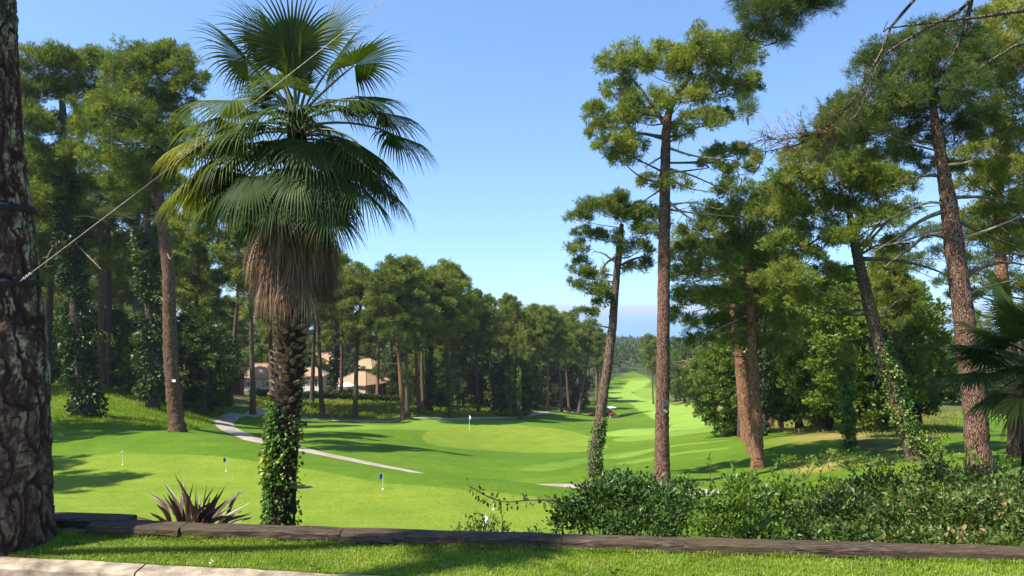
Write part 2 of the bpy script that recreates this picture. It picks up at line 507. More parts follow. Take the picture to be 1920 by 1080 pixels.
for a, b, rx, ry in ((1475, 797, 3.2, 7), (1550, 818, 3.5, 5), (1290, 752, 5, 9), (1345, 765, 5, 7), (1560, 870, 1.6, 3), (1510, 880, 1.2, 2)):
    c = ray_ground(a, b, 20)
    dry = np.maximum(dry, np.clip(1.3 - np.hypot((jx - c[0]) / rx, (jy - c[1]) / ry), 0, 1))
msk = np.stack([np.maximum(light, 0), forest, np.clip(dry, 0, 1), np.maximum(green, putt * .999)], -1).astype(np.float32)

m_ground, nt, out = new_mat('mown_grass_and_forest_floor')
wv = coords(nt, (1, 1, 1), 'World')
mk = attr(nt, 'mask'); sepm = nt.nodes.new('ShaderNodeSeparateColor'); nt.links.new(mk.outputs['Color'], sepm.inputs[0])
n_big = noise(nt, 0.09, 4, 0.6, wv); n_mid = noise(nt, 0.9, 4, 0.6, wv); n_fine = noise(nt, 14.0, 4, 0.7, wv)
fair = ramp(nt, n_big, [(0.3, (0.064, 0.134, 0.007)), (0.5, (0.084, 0.158, 0.008)), (0.7, (0.108, 0.172, 0.011))])
fair = mix(nt, 1.0, fair, ramp(nt, n_mid, [(0.25, (0.80, 0.84, 0.8)), (0.75, (1.16, 1.12, 1.1))]), 'MULTIPLY')
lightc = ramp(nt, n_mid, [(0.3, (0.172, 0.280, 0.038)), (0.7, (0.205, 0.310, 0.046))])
greenc = ramp(nt, noise(nt, 0.5, 5, 0.6, wv), [(0.3, (0.118, 0.188, 0.014)), (0.7, (0.172, 0.228, 0.022))])
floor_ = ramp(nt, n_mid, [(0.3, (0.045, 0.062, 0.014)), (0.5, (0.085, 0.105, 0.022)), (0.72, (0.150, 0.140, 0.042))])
dryc = ramp(nt, n_mid, [(0.3, (0.26, 0.20, 0.055)), (0.7, (0.42, 0.29, 0.10))])
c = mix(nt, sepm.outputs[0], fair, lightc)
c = mix(nt, mk.outputs['Alpha'], c, greenc)
streak = noise(nt, 1.0, 5, 0.65, coords(nt, (0.22, 1.5, 1.0), 'World'), 0.3)
c = mix(nt, 1.0, c, ramp(nt, streak, [(0.28, (0.86, 0.90, 0.86)), (0.5, (1.0, 1.0, 1.0)), (0.74, (1.12, 1.08, 1.06))]), 'MULTIPLY')
swirl = noise(nt, 0.16, 3, 0.6, coords(nt, (1.0, 0.55, 1.0), 'World'), 1.6)
c = mix(nt, 1.0, c, ramp(nt, swirl, [(0.40, (0.93, 0.95, 0.93)), (0.47, (1.0, 1.0, 1.0)), (0.54, (1.06, 1.05, 1.04)), (0.60, (0.98, 0.99, 1.0))]), 'MULTIPLY')
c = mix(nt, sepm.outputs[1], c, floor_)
c = mix(nt, math_(nt, 'MULTIPLY', sepm.outputs[2], 0.6), c, dryc)
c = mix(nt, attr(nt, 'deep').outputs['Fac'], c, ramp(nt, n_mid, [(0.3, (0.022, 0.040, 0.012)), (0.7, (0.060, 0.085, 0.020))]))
c = mix(nt, 1.0, c, ramp(nt, n_fine, [(0.25, (0.74, 0.74, 0.74)), (0.75, (1.22, 1.22, 1.22))]), 'MULTIPLY')
principled(nt, out, c, 0.9, 0.12, bump(nt, math_(nt, 'ADD', math_(nt, 'ADD', n_fine, math_(nt, 'MULTIPLY', noise(nt, 3.4, 4, 0.7, wv), 1.6)), math_(nt, 'MULTIPLY', n_mid, 1.5)), 0.6, 0.11))
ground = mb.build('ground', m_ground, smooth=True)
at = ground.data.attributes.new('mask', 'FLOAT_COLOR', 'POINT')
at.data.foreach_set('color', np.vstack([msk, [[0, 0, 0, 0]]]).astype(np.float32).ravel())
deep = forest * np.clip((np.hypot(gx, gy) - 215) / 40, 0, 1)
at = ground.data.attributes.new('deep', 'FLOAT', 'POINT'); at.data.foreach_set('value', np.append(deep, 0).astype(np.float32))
tag(ground, kind='structure')

# sea to the horizon
m_sea, nt, out = new_mat('sea_water')
principled(nt, out, ramp(nt, noise(nt, 0.002, 4, .6, coords(nt, (1, 3, 1), 'World')), [(0.3, (0.060, 0.150, 0.270)), (0.7, (0.075, 0.175, 0.300))]), 0.25, 0.5)
mb = MB()
th = np.radians(np.linspace(-60, 60, 49)); rr = np.array([1450, 2500, 5000, 12000, 30000.0])
T_, Q_ = np.meshgrid(th, rr)
sv = np.stack([Q_ * np.sin(T_), Q_ * np.cos(T_), np.full_like(Q_, -66.0)], -1).reshape(-1, 3)
i = np.arange(4)[:, None] * 49; j = np.arange(48)[None]
mb.add(sv, np.stack([i + j, i + j + 1, i + 49 + j + 1, i + 49 + j], -1).reshape(-1, 4)[:, ::-1])
tag(mb.build('sea', m_sea), kind='structure')

# cart paths draped on the ground
m_path = mat_plain('pale_cart_path', (0.33, 0.285, 0.225), 0.95, 0.1, 0.16, 1.3, 0.3)
def ribbon(name, pts, w, lift=0.05, taper=None):
    pl = smooth_path(W(pts), 260)
    t = nrm(np.gradient(pl, axis=0)); nn = np.stack([-t[:, 1], t[:, 0]], -1)
    mb = MB(); rows = []
    for s in (-1, -.5, 0, .5, 1):
        ww = w * (1 + .06 * np.sin(np.arange(260) * .31 + s))
        q = pl + nn * (s * 0.5 * ww)[:, None] if np.ndim(ww) else pl + nn * s * .5 * ww
        rows.append(np.stack([q[:, 0], q[:, 1], H(q[:, 0], q[:, 1]) + lift - (0.06 if abs(s) == 1 else 0)], -1))
    v = np.stack(rows, 1).reshape(-1, 3)
    i = np.arange(259)[:, None] * 5; j = np.arange(4)[None]
    mb.add(v, np.stack([i + j, i + j + 1, i + 5 + j + 1, i + 5 + j], -1).reshape(-1, 4)[:, ::-1])
    o = mb.build(name, m_path, smooth=True); return tag(o, kind='structure')
ribbon('cart_path', [(1450, 28), (1360, 29.5), (1250, 31), (1100, 33), (1010, 34), (900, 36), (790, 38.5), (720, 41), (640, 45), (575, 49), (500, 54), (455, 60), (425, 68), (425, 76), (450, 84), (480, 91), (500, 96)], 1.9, 0.07)
ribbon('cart_path', [(475, 90.5), (530, 93), (600, 97), (745, 99), (860, 106), (960, 118), (1010, 133), (1060, 150), (1085, 172), (1100, 185)], 1.5, 0.06)

# ------------------------------------------------------------------ near strip: lawn, kerb, pavement, timber edging
def kerb_y(X): return 4.745 - 0.138 * (X + 3.28)     # back edge of the kerb stones
m_lawn, nt, out = new_mat('lawn_soil_and_thatch')
principled(nt, out, ramp(nt, noise(nt, 30, 5, .7, coords(nt, (1, 1, 1), 'World')), [(0.3, (0.060, 0.090, 0.010)), (0.7, (0.13, 0.18, 0.018))]), 0.95, 0.1)
mb = MB()
xs = np.linspace(-14, 14, 141)
rows = [np.stack([xs, kerb_y(xs) * (1 - t) + (timber_y(xs) + .02) * t, 0.004 + 0.012 * (vnoise(xs * 3, xs * 0 + 7 * t, seed=2) - .5) - (0.05 if t in (0,) else 0)], -1) for t in np.linspace(0, 1, 9)]
v = np.stack(rows, 0).reshape(-1, 3)
i = np.arange(8)[:, None] * 141; j = np.arange(140)[None]
mb.add(v, np.stack([i + j, i + j + 1, i + 141 + j + 1, i + 141 + j], -1).reshape(-1, 4))
lawn = tag(mb.build('lawn', m_lawn, smooth=True), kind='structure')

m_blade = mat_leaf('lawn_grass_blade', [(0.0, (0.080, 0.150, 0.010)), (0.35, (0.150, 0.245, 0.012)), (0.7, (0.215, 0.315, 0.018)), (0.93, (0.31, 0.36, 0.05)), (1.0, (0.46, 0.42, 0.17))], 0.35, 0.03, 0.45)
def blade_mesh(mb, base, h, w, lean, tint):
    N = len(base)
    az = rng.uniform(0, 2 * math.pi, N)
    fw = np.stack([np.cos(az), np.sin(az), 0 * az], -1); sd = np.stack([-np.sin(az), np.cos(az), 0 * az], -1)
    up = np.array([0, 0, 1.0])
    h = h[:, None]; w = w[:, None]; lean = lean[:, None]
    m = base + up * h * .55 + fw * h * lean * .35
    t = base + up * h * (1 - .35 * lean) + fw * h * lean
    v = np.stack([base - sd * w, base + sd * w, m - sd * w * .8, m + sd * w * .8, t], 1).reshape(-1, 3)
    i = np.arange(N) * 5
    f = np.concatenate([np.stack([i, i + 1, i + 3], 1), np.stack([i, i + 3, i + 2], 1), np.stack([i + 2, i + 3, i + 4], 1)])
    mb.add(v, f, 0, np.repeat(tint, 5))
N = 125000
x = rng.uniform(-4.3, 4.3, N); t = rng.uniform(0, 1, N)
y = kerb_y(x) * (1 - t) + timber_y(x) * t
keep = (y > 3.9) & (np.abs(x) < y * 0.72 + .4)
x, y = x[keep], y[keep]
cl = vnoise(x * 2.2, y * 5, seed=9) * .6 + vnoise(x * 9, y * 14, seed=10) * .4
edge = np.minimum(np.abs(y - timber_y(x)), np.abs(y - kerb_y(x)))
hh = rng.uniform(.018, .036, len(x)) * (0.75 + .6 * cl) * (1 + .5 * (edge < .03) * rng.uniform(0, 1, len(x)))
mb = MB()
blade_mesh(mb, np.stack([x, y, 0 * x + .002], -1), hh, rng.uniform(.0012, .0024, len(x)), rng.uniform(.1, 1.0, len(x)), np.clip(cl * .65 + rng.uniform(0, .45, len(x)) - .05, 0, 1))
tag(mb.build('lawn_grass', m_blade), kind='stuff')

# kerb stones
m_kerb = mat_plain('pale_kerb_stone', (0.31, 0.25, 0.185), 0.9, 0.15, 0.30, 7.0, 0.8)
kerb = thing('kerb', None, None, (-2.0, kerb_y(-2.0) - .07, -0.1)); kerb['kind'] = 'structure'
def kerb_piece(x0, x1, dz):
    mb = MB(); n = 14
    q = np.linspace(0, 1, n)
    prof = [(-.145, -.13), (-.15, .004), (-.135, .022), (-.01, .026), (0.0, .012), (0.0, -.13)]
    v = []
    for a in q:
        xx = x0 + (x1 - x0) * a
        for k, (dy, z) in enumerate(prof):
            jit = rng.normal(size=2) * (0.0025 if 0 < k < 5 else 0)
            e = 0.004 if a in (0, 1) and 0 < k < 5 else 0
            v.append((xx, kerb_y(xx) + dy + jit[0], z + dz + jit[1] - e))
    v = np.array(v); m_ = len(prof)
    i = np.arange(n - 1)[:, None] * m_; j = np.arange(m_ - 1)[None]
    mb.add(v, np.stack([i + j, i + m_ + j, i + m_ + j + 1, i + j + 1], -1).reshape(-1, 4))
    mb.add(v[:m_], [[0, 1, 2], [0, 2, 3], [0, 3, 4], [0, 4, 5]]); mb.add(v[-m_:], [[0, 2, 1], [0, 3, 2], [0, 4, 3], [0, 5, 4]])
    return mb.build('kerb_stone', m_kerb, kerb)
# joint seen at px ~268 in front of the lawn
for a, b, dz in ((-7.2, -5.5, 0), (-5.494, -4.0, .001), (-3.994, -2.258, 0), (-2.249, -0.56, -.002), (-0.552, 1.1, .001), (1.106, 2.8, 0), (2.807, 4.6, 0)):
    kerb_piece(a, b, dz)
m_pave = mat_plain('gravel_pavement', (0.40, 0.35, 0.28), 0.95, 0.1, 0.3, 60.0, 0.9)
mb = MB()
xs = np.linspace(-14, 14, 57)
v = np.stack([np.stack([xs, kerb_y(xs) - .13, xs * 0 - .06], -1), np.stack([xs, xs * 0 - 4, xs * 0 - .06], -1)], 0).reshape(-1, 3)
j = np.arange(56); mb.add(v, np.stack([j + 57, j + 58, j + 1, j], -1))
tag(mb.build('pavement', m_pave), kind='structure')

# timber edging: sleepers laid end to end on a lower course
m_timber, nt, out = new_mat('weathered_dark_sleeper')
v = coords(nt, (1.5, 14, 14))
n1 = noise(nt, 5, 6, .7, v, 0.4); n2 = noise(nt, 1.1, 4, .6, coords(nt))
c = ramp(nt, n1, [(0.3, (0.022, 0.015, 0.011)), (0.5, (0.060, 0.041, 0.028)), (0.72, (0.19, 0.145, 0.105))])
c = mix(nt, ramp(nt, n2, [(0.5, (0, 0, 0)), (0.7, (1, 1, 1))]), c, (0.085, 0.062, 0.030))
principled(nt, out, c, 0.85, 0.2, bump(nt, n1, 0.9, 0.02))
edging = thing('timber_edging', 'low edging of dark weathered sleepers between the lawn strip and the putting green', 'edging', (0, timber_y(0), 0))
def sleeper(x0, x1, z0, h, dep, back=0.0, sag=0.0, name='sleeper', mats=None, yo=0.0):
    mb = MB(); n = max(6, int((x1 - x0) / .12))
    q = np.linspace(0, 1, n); v = []
    prof = [(0.0, 0.008), (0.0, h - .014), (0.012, h), (dep - .012, h), (dep, h - .014), (dep, 0.0)]
    for a in q:
        xx = x0 + (x1 - x0) * a
        w = (vnoise(np.array([xx * 3.1]), np.array([z0 * 9 + 3.3]), seed=21)[0] - .5) * .012
        for k, (dy, z) in enumerate(prof):
            jj = rng.normal(size=2) * .0022
            v.append((xx, timber_y(xx) + yo + back * a + dy + w * (dy == 0) + jj[0], z0 + z + sag * math.sin(math.pi * a) + jj[1] - (0.003 if a in (0, 1) and 0 < k < 5 else 0)))
    v = np.array(v); m_ = 6
    i = np.arange(n - 1)[:, None] * m_; j = np.arange(m_)[None]; j2 = (j + 1) % m_
    mb.add(v, np.stack([i + j, i + m_ + j, i + m_ + j2, i + j2], -1).reshape(-1, 4))
    mb.add(v[:m_], [[0, 1, 2], [0, 2, 3], [0, 3, 4], [0, 4, 5]]); mb.add(v[-m_:], [[0, 2, 1], [0, 3, 2], [0, 4, 3], [0, 5, 4]])
    return mb.build(name, mats or m_timber, edging)
sleeper(-5.2, -3.45, .035, .062, .16, yo=.10); sleeper(-3.44, -2.72, .04, .066, .17, yo=.085)
sleeper(-2.955, -2.285, .036, .058, .17, yo=-.012, back=-.01)
for a, b, z0, yo in ((-2.282, -1.161, .024, .0), (-1.158, .324, .018, .002), (.327, 1.80, .016, 0), (1.803, 3.25, .016, .002), (3.253, 4.9, .016, 0)):
    sleeper(a, b, z0, .064, .15, yo=yo)
m_low = mat_plain('pale_lower_sleeper', (0.17, 0.115, 0.080), 0.9, 0.15, 0.25, 6.0, 0.5)
for a, b in ((-5.2, -3.0), (-2.99, -2.30), (-2.29, -.6), (-.59, 1.3), (1.31, 3.2), (3.21, 4.9)):
    sleeper(a, b, -.10, .125 if a > -2.5 else .142, .12, yo=.025 if a > -2.5 else .06, name='lower_sleeper', mats=m_low)
# ------------------------------------------------------------------ vegetation materials
ORANGE = [(0.05, (0.024, 0.012, 0.009)), (0.35, (0.125, 0.052, 0.030)), (0.62, (0.235, 0.105, 0.058)), (0.9, (0.34, 0.19, 0.11))]
GREYB = [(0.05, (0.016, 0.011, 0.009)), (0.4, (0.072, 0.047, 0.033)), (0.75, (0.18, 0.128, 0.092))]
m_bark_orange = mat_bark('orange_pine_bark', ORANGE, 1.3, 1.0)
m_bark_red = mat_bark('reddish_pine_bark', [(0.05, (0.016, 0.009, 0.007)), (0.4, (0.080, 0.034, 0.023)), (0.7, (0.160, 0.078, 0.050)), (0.95, (0.25, 0.16, 0.12))], 1.4, 1.0)
m_bark_grey = mat_bark('grey_brown_pine_bark', GREYB, 1.2, 1.0)
m_bark_dark = mat_bark('dark_pine_bark', [(0.05, (0.014, 0.010, 0.009)), (0.5, (0.060, 0.040, 0.032)), (0.9, (0.15, 0.11, 0.09))], 1.2, 1.0)
m_branch = mat_plain('grey_branch_bark', (0.135, 0.098, 0.075), 0.9, 0.15, 0.3, 8, 0.5)
m_branch_pale = mat_plain('pale_dead_branch', (0.33, 0.25, 0.17), 0.9, 0.15, 0.25, 8, 0.4)
m_needle = mat_leaf('pine_needle', [(0.0, (0.058, 0.092, 0.022)), (0.35, (0.145, 0.195, 0.036)), (0.7, (0.250, 0.288, 0.052)), (0.95, (0.330, 0.335, 0.070)), (1.0, (0.40, 0.22, 0.06))], 0.44, 0.01, 0.5)
m_needle_dark = mat_leaf('dark_pine_needle', [(0.0, (0.040, 0.066, 0.020)), (0.5, (0.098, 0.140, 0.032)), (0.95, (0.190, 0.220, 0.044)), (1.0, (0.30, 0.17, 0.05))], 0.38, 0.01, 0.5)
m_needle_yellow = mat_leaf('yellowish_pine_needle', [(0.0, (0.075, 0.100, 0.020)), (0.4, (0.160, 0.190, 0.032)), (0.8, (0.26, 0.275, 0.046)), (1.0, (0.42, 0.27, 0.06))], 0.38, 0.01, 0.5)
m_needle_dead = mat_leaf('dead_pine_needle', [(0.0, (0.20, 0.09, 0.03)), (1.0, (0.48, 0.24, 0.09))], 0.3)
m_oak = mat_leaf('oak_leaf', [(0.0, (0.036, 0.066, 0.012)), (0.4, (0.080, 0.128, 0.020)), (0.8, (0.150, 0.215, 0.030)), (1.0, (0.22, 0.285, 0.040))], 0.34, 0.012, 0.4)
m_oak_bright = mat_leaf('bright_oak_leaf', [(0.0, (0.050, 0.088, 0.014)), (0.5, (0.105, 0.168, 0.022)), (1.0, (0.185, 0.255, 0.036))], 0.38, 0.012, 0.4)
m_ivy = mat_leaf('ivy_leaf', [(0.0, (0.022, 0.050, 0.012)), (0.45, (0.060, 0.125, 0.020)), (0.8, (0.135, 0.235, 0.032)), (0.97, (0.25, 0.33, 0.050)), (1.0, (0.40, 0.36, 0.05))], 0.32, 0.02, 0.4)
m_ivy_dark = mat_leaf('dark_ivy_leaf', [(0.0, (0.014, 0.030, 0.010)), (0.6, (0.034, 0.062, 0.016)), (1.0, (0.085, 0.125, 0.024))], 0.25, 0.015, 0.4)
m_stem = mat_plain('brown_twig', (0.10, 0.068, 0.045), 0.9, 0.15, 0.3, 20)

# ------------------------------------------------------------------ pine builder
def blob_tufts(c, r, n, m=None):
    """tuft places and directions in an ellipsoid: gathered on twig ends, thicker near the upper shell"""
    c = np.asarray(c, float); r = np.broadcast_to(np.asarray(r, float), (3,))
    m = m or max(4, n // 16)
    sd = rand_dir(m); sd[:, 2] = np.abs(sd[:, 2]) * 0.9 + rng.uniform(-.55, .15, m)
    sd = nrm(sd)
    sc = c + sd * r * rng.uniform(0.45, 1.0, (m, 1))
    k = rng.integers(0, m, n)
    off = rand_dir(n) * (rng.uniform(0, 1, (n, 1)) ** .5) * (0.30 * r.mean() + 0.08)
    off[:, 2] *= .75
    p = sc[k] + off
    d = nrm(nrm((p - c) / r) * 0.7 + np.array([0, 0, .55]) + rng.normal(size=(n, 3)) * .3)
    tint = np.clip(rng.uniform(.12, .62, m)[k] + rng.normal(size=n) * .12, 0, .93)
    return p, d, tint, sc

def at_height(path, z):
    k = int(np.argmin(np.abs(path[:, 2] - z))); return path[k], k

def pine(label, d, trunk, blobs, limbs=(), dead=(), bark=None, needle=None, dens=1.0, L=.26, kn=9, w=.026, group=None,
         ivy=None, seed=0, base_py=None, name='pine_tree', flare=1.25, auto=True, limb_mat=None):
    """a pine read off the photograph: trunk rows (px, py, half width px), foliage blobs (px, py, rx, ry[, depth offset m])"""
    global rng
    rng = np.random.default_rng(1000 + seed)
    bark = bark or m_bark_grey; needle = needle or m_needle
    tr = np.array(trunk, float)
    dd = d + (tr[:, 3] if tr.shape[1] > 3 else 0)
    pw = P(tr[:, 0], tr[:, 1], dd); rw = tr[:, 2] / FPX * d
    base = pw[0].copy()
    gz = h1(base[0], base[1])
    if base[2] > gz - .1:
        pw = np.vstack([[base[0], base[1], gz - .25], pw]); rw = np.concatenate([[rw[0] * 1.05], rw])
    q = smooth_path(np.column_stack([pw, rw]), 46)
    path, rad = q[:, :3], np.maximum(q[:, 3], .012)
    hgt = path[:, 2] - gz
    rad = rad * (1 + (flare - 1) * np.exp(-np.maximum(hgt, 0) / .45))
    t = thing(name, label, 'pine tree', (path[0, 0], path[0, 1], gz), group)
    mb = MB()
    # finer rings for knobbly silhouette
    q2 = smooth_path(np.column_stack([path, rad]), 120)
    tube(mb, q2[:, :3], q2[:, 3], 14, 0, .5, wob=.05)
    mb.build('trunk', bark, t, smooth=True)
    crown = MB(); nb = 0
    for bi, b in enumerate(blobs):
        px, py, rx, ry = b[:4]
        dz = b[4] if len(b) > 4 else rng.uniform(-.9, .9) * 2.2
        c = P(px, py, d + dz)
        rx, ry = rx / FPX * (d + dz), ry / FPX * (d + dz)
        rx, ry = rx * 1.12, ry * 1.14; r = np.array([rx, (rx + ry) * .5, ry])
        n = int(dens * 400 * (rx * ry + rx * r[1] + ry * r[1]) / 3 / (L / .26) ** 2 + 8)
        p, dr, tint, sc = blob_tufts(c, r, n)
        needles(crown, p, dr, L, kn, w, .75, 0, tint)
        # twigs inside the blob
        for s in sc[:max(3, len(sc) // 3)]:
            a = c + (s - c) * .05 - np.array([0, 0, .25 * ry])
            tube(crown, smooth_path([a, (a + s) / 2 + rng.normal(size=3) * .08, s], 4), [.022 * L / .24, .016 * L / .24, .01 * L / .24, .004], 3, 1, .5, cap=False)
        if auto and rng.uniform() < .6:
            z0 = c[2] - ry * .2 - np.linalg.norm(c[:2] - path[-1][:2]) * .22
            a, k = at_height(path, min(max(z0, path[0, 2] + 2), path[-1, 2] - .05))
            mid = (a + c) / 2 + np.array([0, 0, -.06 * np.linalg.norm(c - a)]) + rng.normal(size=3) * .10
            r0 = min(max(.022, rad[k] * .26), .06 if d < 60 else .08) * rng.uniform(.7, 1.1)
            l = MB(); tube(l, smooth_path([a, mid, c - np.array([0, 0, .2 * ry])], 10), np.linspace(r0, r0 * .3, 10), 6, 0, .5, wob=.06)
            l.build('limb', m_branch if rng.uniform() < .8 else bark, t, smooth=True)
    for kind, lst, mat in (('limb', limbs, limb_mat or m_branch), ('dead_branch', dead, m_branch_pale)):
        for lm in lst:
            r0 = (lm[0][2] if len(lm[0]) > 2 else 3.0) / FPX * d
            lm = np.array([(q[0], q[1], 0, q[3]) if len(q) > 3 else (q[0], q[1]) for q in lm], float)
            n = 14
            off = np.linspace(0, rng.uniform(-1.6, 1.0), len(lm))
            if lm.shape[1] > 3: off = off * 0 + lm[:, 3]
            pts = smooth_path(P(lm[:, 0], lm[:, 1], d + off), n)
            l = MB(); tube(l, pts, np.linspace(r0, r0 * .25, n), 6, 0, .5, wob=.07)
            for k in range(3, n, 2):
                s = pts[k]; e = s + rand_dir(1)[0] * np.array([.6, .6, .45]) * rng.uniform(.3, 1.0) * d / 33
                tube(l, smooth_path([s, (s + e) / 2 + rng.normal(size=3) * .05, e], 5), np.linspace(r0 * .3, r0 * .1, 5), 4, 0, .5, cap=False)
            l.build(kind, mat, t, smooth=True)
    if blobs: crown.build('crown', [needle, m_branch], t)
    if ivy:
        z0, z1, dens_i, size, side, mat, puff = ivy
        im = MB()
        add_ivy(im, path, rad, z0, z1, dens_i, size, side, puff)
        im.build('ivy', mat, t)
    return t

def add_ivy(mb, path, rad, py0, py1, n, size, side=None, puff=.12, d=None):
    """ivy leaves round a stem between two heights (world z); side = preferred outward direction"""
    k = rng.uniform(0, 1, n)
    z = py0 + (py1 - py0) * k
    idx = np.array([np.argmin(np.abs(path[:, 2] - zz)) for zz in z])
    a = rng.uniform(0, 2 * math.pi, n)
    o = np.stack([np.cos(a), np.sin(a), 0 * a], -1)
    if side is not None:
        o = nrm(o + np.asarray(side) * rng.uniform(0, 1.6, (n, 1)))
    lump = vnoise(a * 1.2 + 5, z * 1.1, seed=31)
    keep = rng.uniform(0, 1, n) < np.clip(lump * 1.9 - .25, 0, 1)
    pos = path[idx] + o * (rad[idx] + rng.uniform(0, 1, n) * puff * (.3 + 1.4 * lump))[:, None]
    pos[:, 2] = z
    pos, o, lump = pos[keep], o[keep], lump[keep]
    leaves(mb, pos, nrm(o * .7 + np.array([0, 0, -.55]) + rng.normal(size=o.shape) * .5), size, .85, .2, 0, np.clip(lump * .7 + rng.uniform(-.1, .4, len(pos)), 0, 1), .5)

# ------------------------------------------------------------------ the tall pines one can tell apart
def zpy(py, d): return float(P(960, py, d)[2])
LW = (-.8, -.6, 0)
pine('tall straight pine with reddish trunk carrying a dark box, beside the path', 33,
     [(1242, 912, 14), (1241, 800, 13), (1243, 700, 12.5), (1245, 500, 11.5), (1247, 350, 10), (1250, 240, 8), (1262, 190, 6), (1290, 150, 4)],
     [(1370, 110, 50, 46), (1330, 90, 38, 40), (1300, 130, 52, 40), (1240, 122, 46, 34), (1195, 118, 36, 34), (1150, 125, 28, 36), (1160, 175, 32, 34), (1340, 165, 56, 30),
      (1392, 150, 30, 26), (1280, 185, 46, 22), (1215, 195, 45, 28), (1118, 210, 24, 24), (1150, 232, 38, 28), (1192, 222, 34, 24), (1150, 275, 36, 26), (1168, 300, 34, 22),
      (1312, 232, 42, 24), (1342, 222, 28, 22), (1180, 275, 28, 22), (1278, 250, 30, 16), (1365, 290, 44, 16), (1398, 280, 22, 14), (1330, 312, 30, 12), (1388, 322, 26, 20),
      (1262, 346, 34, 14), (1214, 340, 18, 16), (1412, 300, 14, 18), (1120, 250, 18, 18), (1405, 95, 22, 26), (1410, 170, 16, 16), (1255, 90, 20, 14)],
     limbs=[[(1250, 240, 5), (1225, 200), (1195, 160), (1165, 130)], [(1262, 190, 4), (1300, 165), (1350, 140)], [(1246, 260, 4), (1200, 250), (1160, 260)]],
     dead=[[(1248, 315, 3), (1300, 330), (1378, 366)], [(1248, 333, 2.5), (1290, 352), (1330, 360)], [(1247, 385, 2.5), (1300, 380), (1345, 392)], [(1247, 372, 3), (1280, 400), (1312, 420)],
           [(1248, 275, 3), (1300, 292), (1372, 300)], [(1244, 352, 2), (1210, 375), (1195, 385)], [(1247, 290, 2), (1215, 310), (1212, 318)], [(1247, 392, 2.5), (1310, 400), (1400, 408)]],
     bark=m_bark_red, dens=1.15, seed=1)
pine('slender leaning pine with greyish trunk and ivy round its foot, on the fairway edge', 36,
     [(1117, 897, 11), (1114, 860, 10), (1120, 815, 9.5), (1132, 735, 9), (1146, 635, 8), (1154, 540, 7), (1161, 470, 6), (1166, 420, 4)],
     [(1165, 398, 42, 30), (1122, 392, 38, 22), (1082, 408, 26, 20), (1200, 408, 32, 26), (1216, 440, 26, 24), (1078, 468, 24, 15), (1108, 442, 28, 18), (1150, 448, 26, 16), (1192, 470, 32, 20),
      (1084, 522, 22, 20), (1104, 545, 32, 24), (1128, 562, 22, 20), (1198, 502, 30, 14), (1232, 415, 28, 24), (1098, 590, 22, 18), (1150, 378, 26, 16), (1090, 495, 18, 14), (1115, 520, 22, 16)],
     limbs=[[(1160, 480, 3), (1135, 495), (1118, 530)], [(1158, 500, 3), (1190, 485), (1215, 480)]],
     dead=[[(1157, 505, 2), (1185, 495), (1200, 485)], [(1158, 495, 2), (1130, 475), (1110, 472)], [(1150, 560, 2), (1140, 545), (1132, 530)]],
     bark=m_bark_grey, dens=1.1, seed=2, ivy=(zpy(895, 36), zpy(780, 36), 1500, .10, (.8, -.6, 0), m_ivy, .10))
pine('slim pine with orange upper trunk standing beside a broken stem', 38,
     [(1421, 885, 11.5), (1418, 780, 10.5), (1410, 650, 8.5), (1402, 500, 7.5), (1400, 430, 5)],
     [(1400, 400, 56, 36), (1350, 430, 48, 32), (1300, 468, 42, 32), (1330, 500, 52, 32), (1282, 520, 28, 28), (1380, 470, 48, 32), (1440, 430, 48, 36), (1452, 490, 46, 36), (1300, 560, 42, 32),
      (1350, 560, 48, 28), (1405, 540, 38, 26), (1280, 598, 26, 22), (1332, 608, 46, 22), (1460, 382, 38, 36), (1290, 432, 28, 18), (1322, 400, 28, 22), (1430, 360, 30, 24), (1375, 600, 36, 22), (1455, 560, 40, 30), (1470, 610, 36, 24), (1310, 640, 40, 16), (1420, 590, 40, 26), (1350, 470, 44, 30), (1420, 480, 40, 30), (1270, 480, 30, 22), (1390, 640, 40, 22), (1450, 650, 36, 20), (1370, 360, 36, 24)],
     dead=[[(1402, 520, 2.5), (1350, 515), (1300, 530)], [(1404, 560, 2.5), (1360, 570), (1300, 585)], [(1404, 590, 2), (1340, 620), (1285, 655)]],
     limbs=[[(1402, 500, 3), (1440, 500), (1480, 520)]],
     bark=m_bark_orange, dens=1.0, seed=3)
pine('broken pine stem with flaking orange bark and a tuft of brown twigs at the break', 43,
     [(1413, 853, 10.5), (1402, 770, 10.5), (1392, 695, 10), (1386, 662, 8), (1383, 655, 4)],
     [], dead=[[(1388, 668, 3), (1402, 655), (1410, 648)], [(1384, 660, 3), (1378, 640), (1376, 628)]],
     bark=m_bark_orange, seed=4)
pine('pine with pale orange trunk behind the broken stem', 52,
     [(1398, 815, 9), (1386, 690, 8), (1379, 620, 7), (1373, 545, 6), (1372, 500, 4)],
     [(1370, 470, 40, 30), (1345, 520, 34, 24), (1400, 500, 36, 26), (1350, 560, 30, 20), (1420, 540, 34, 22)], dens=.8, L=.3, w=.024, bark=m_bark_orange, seed=5)
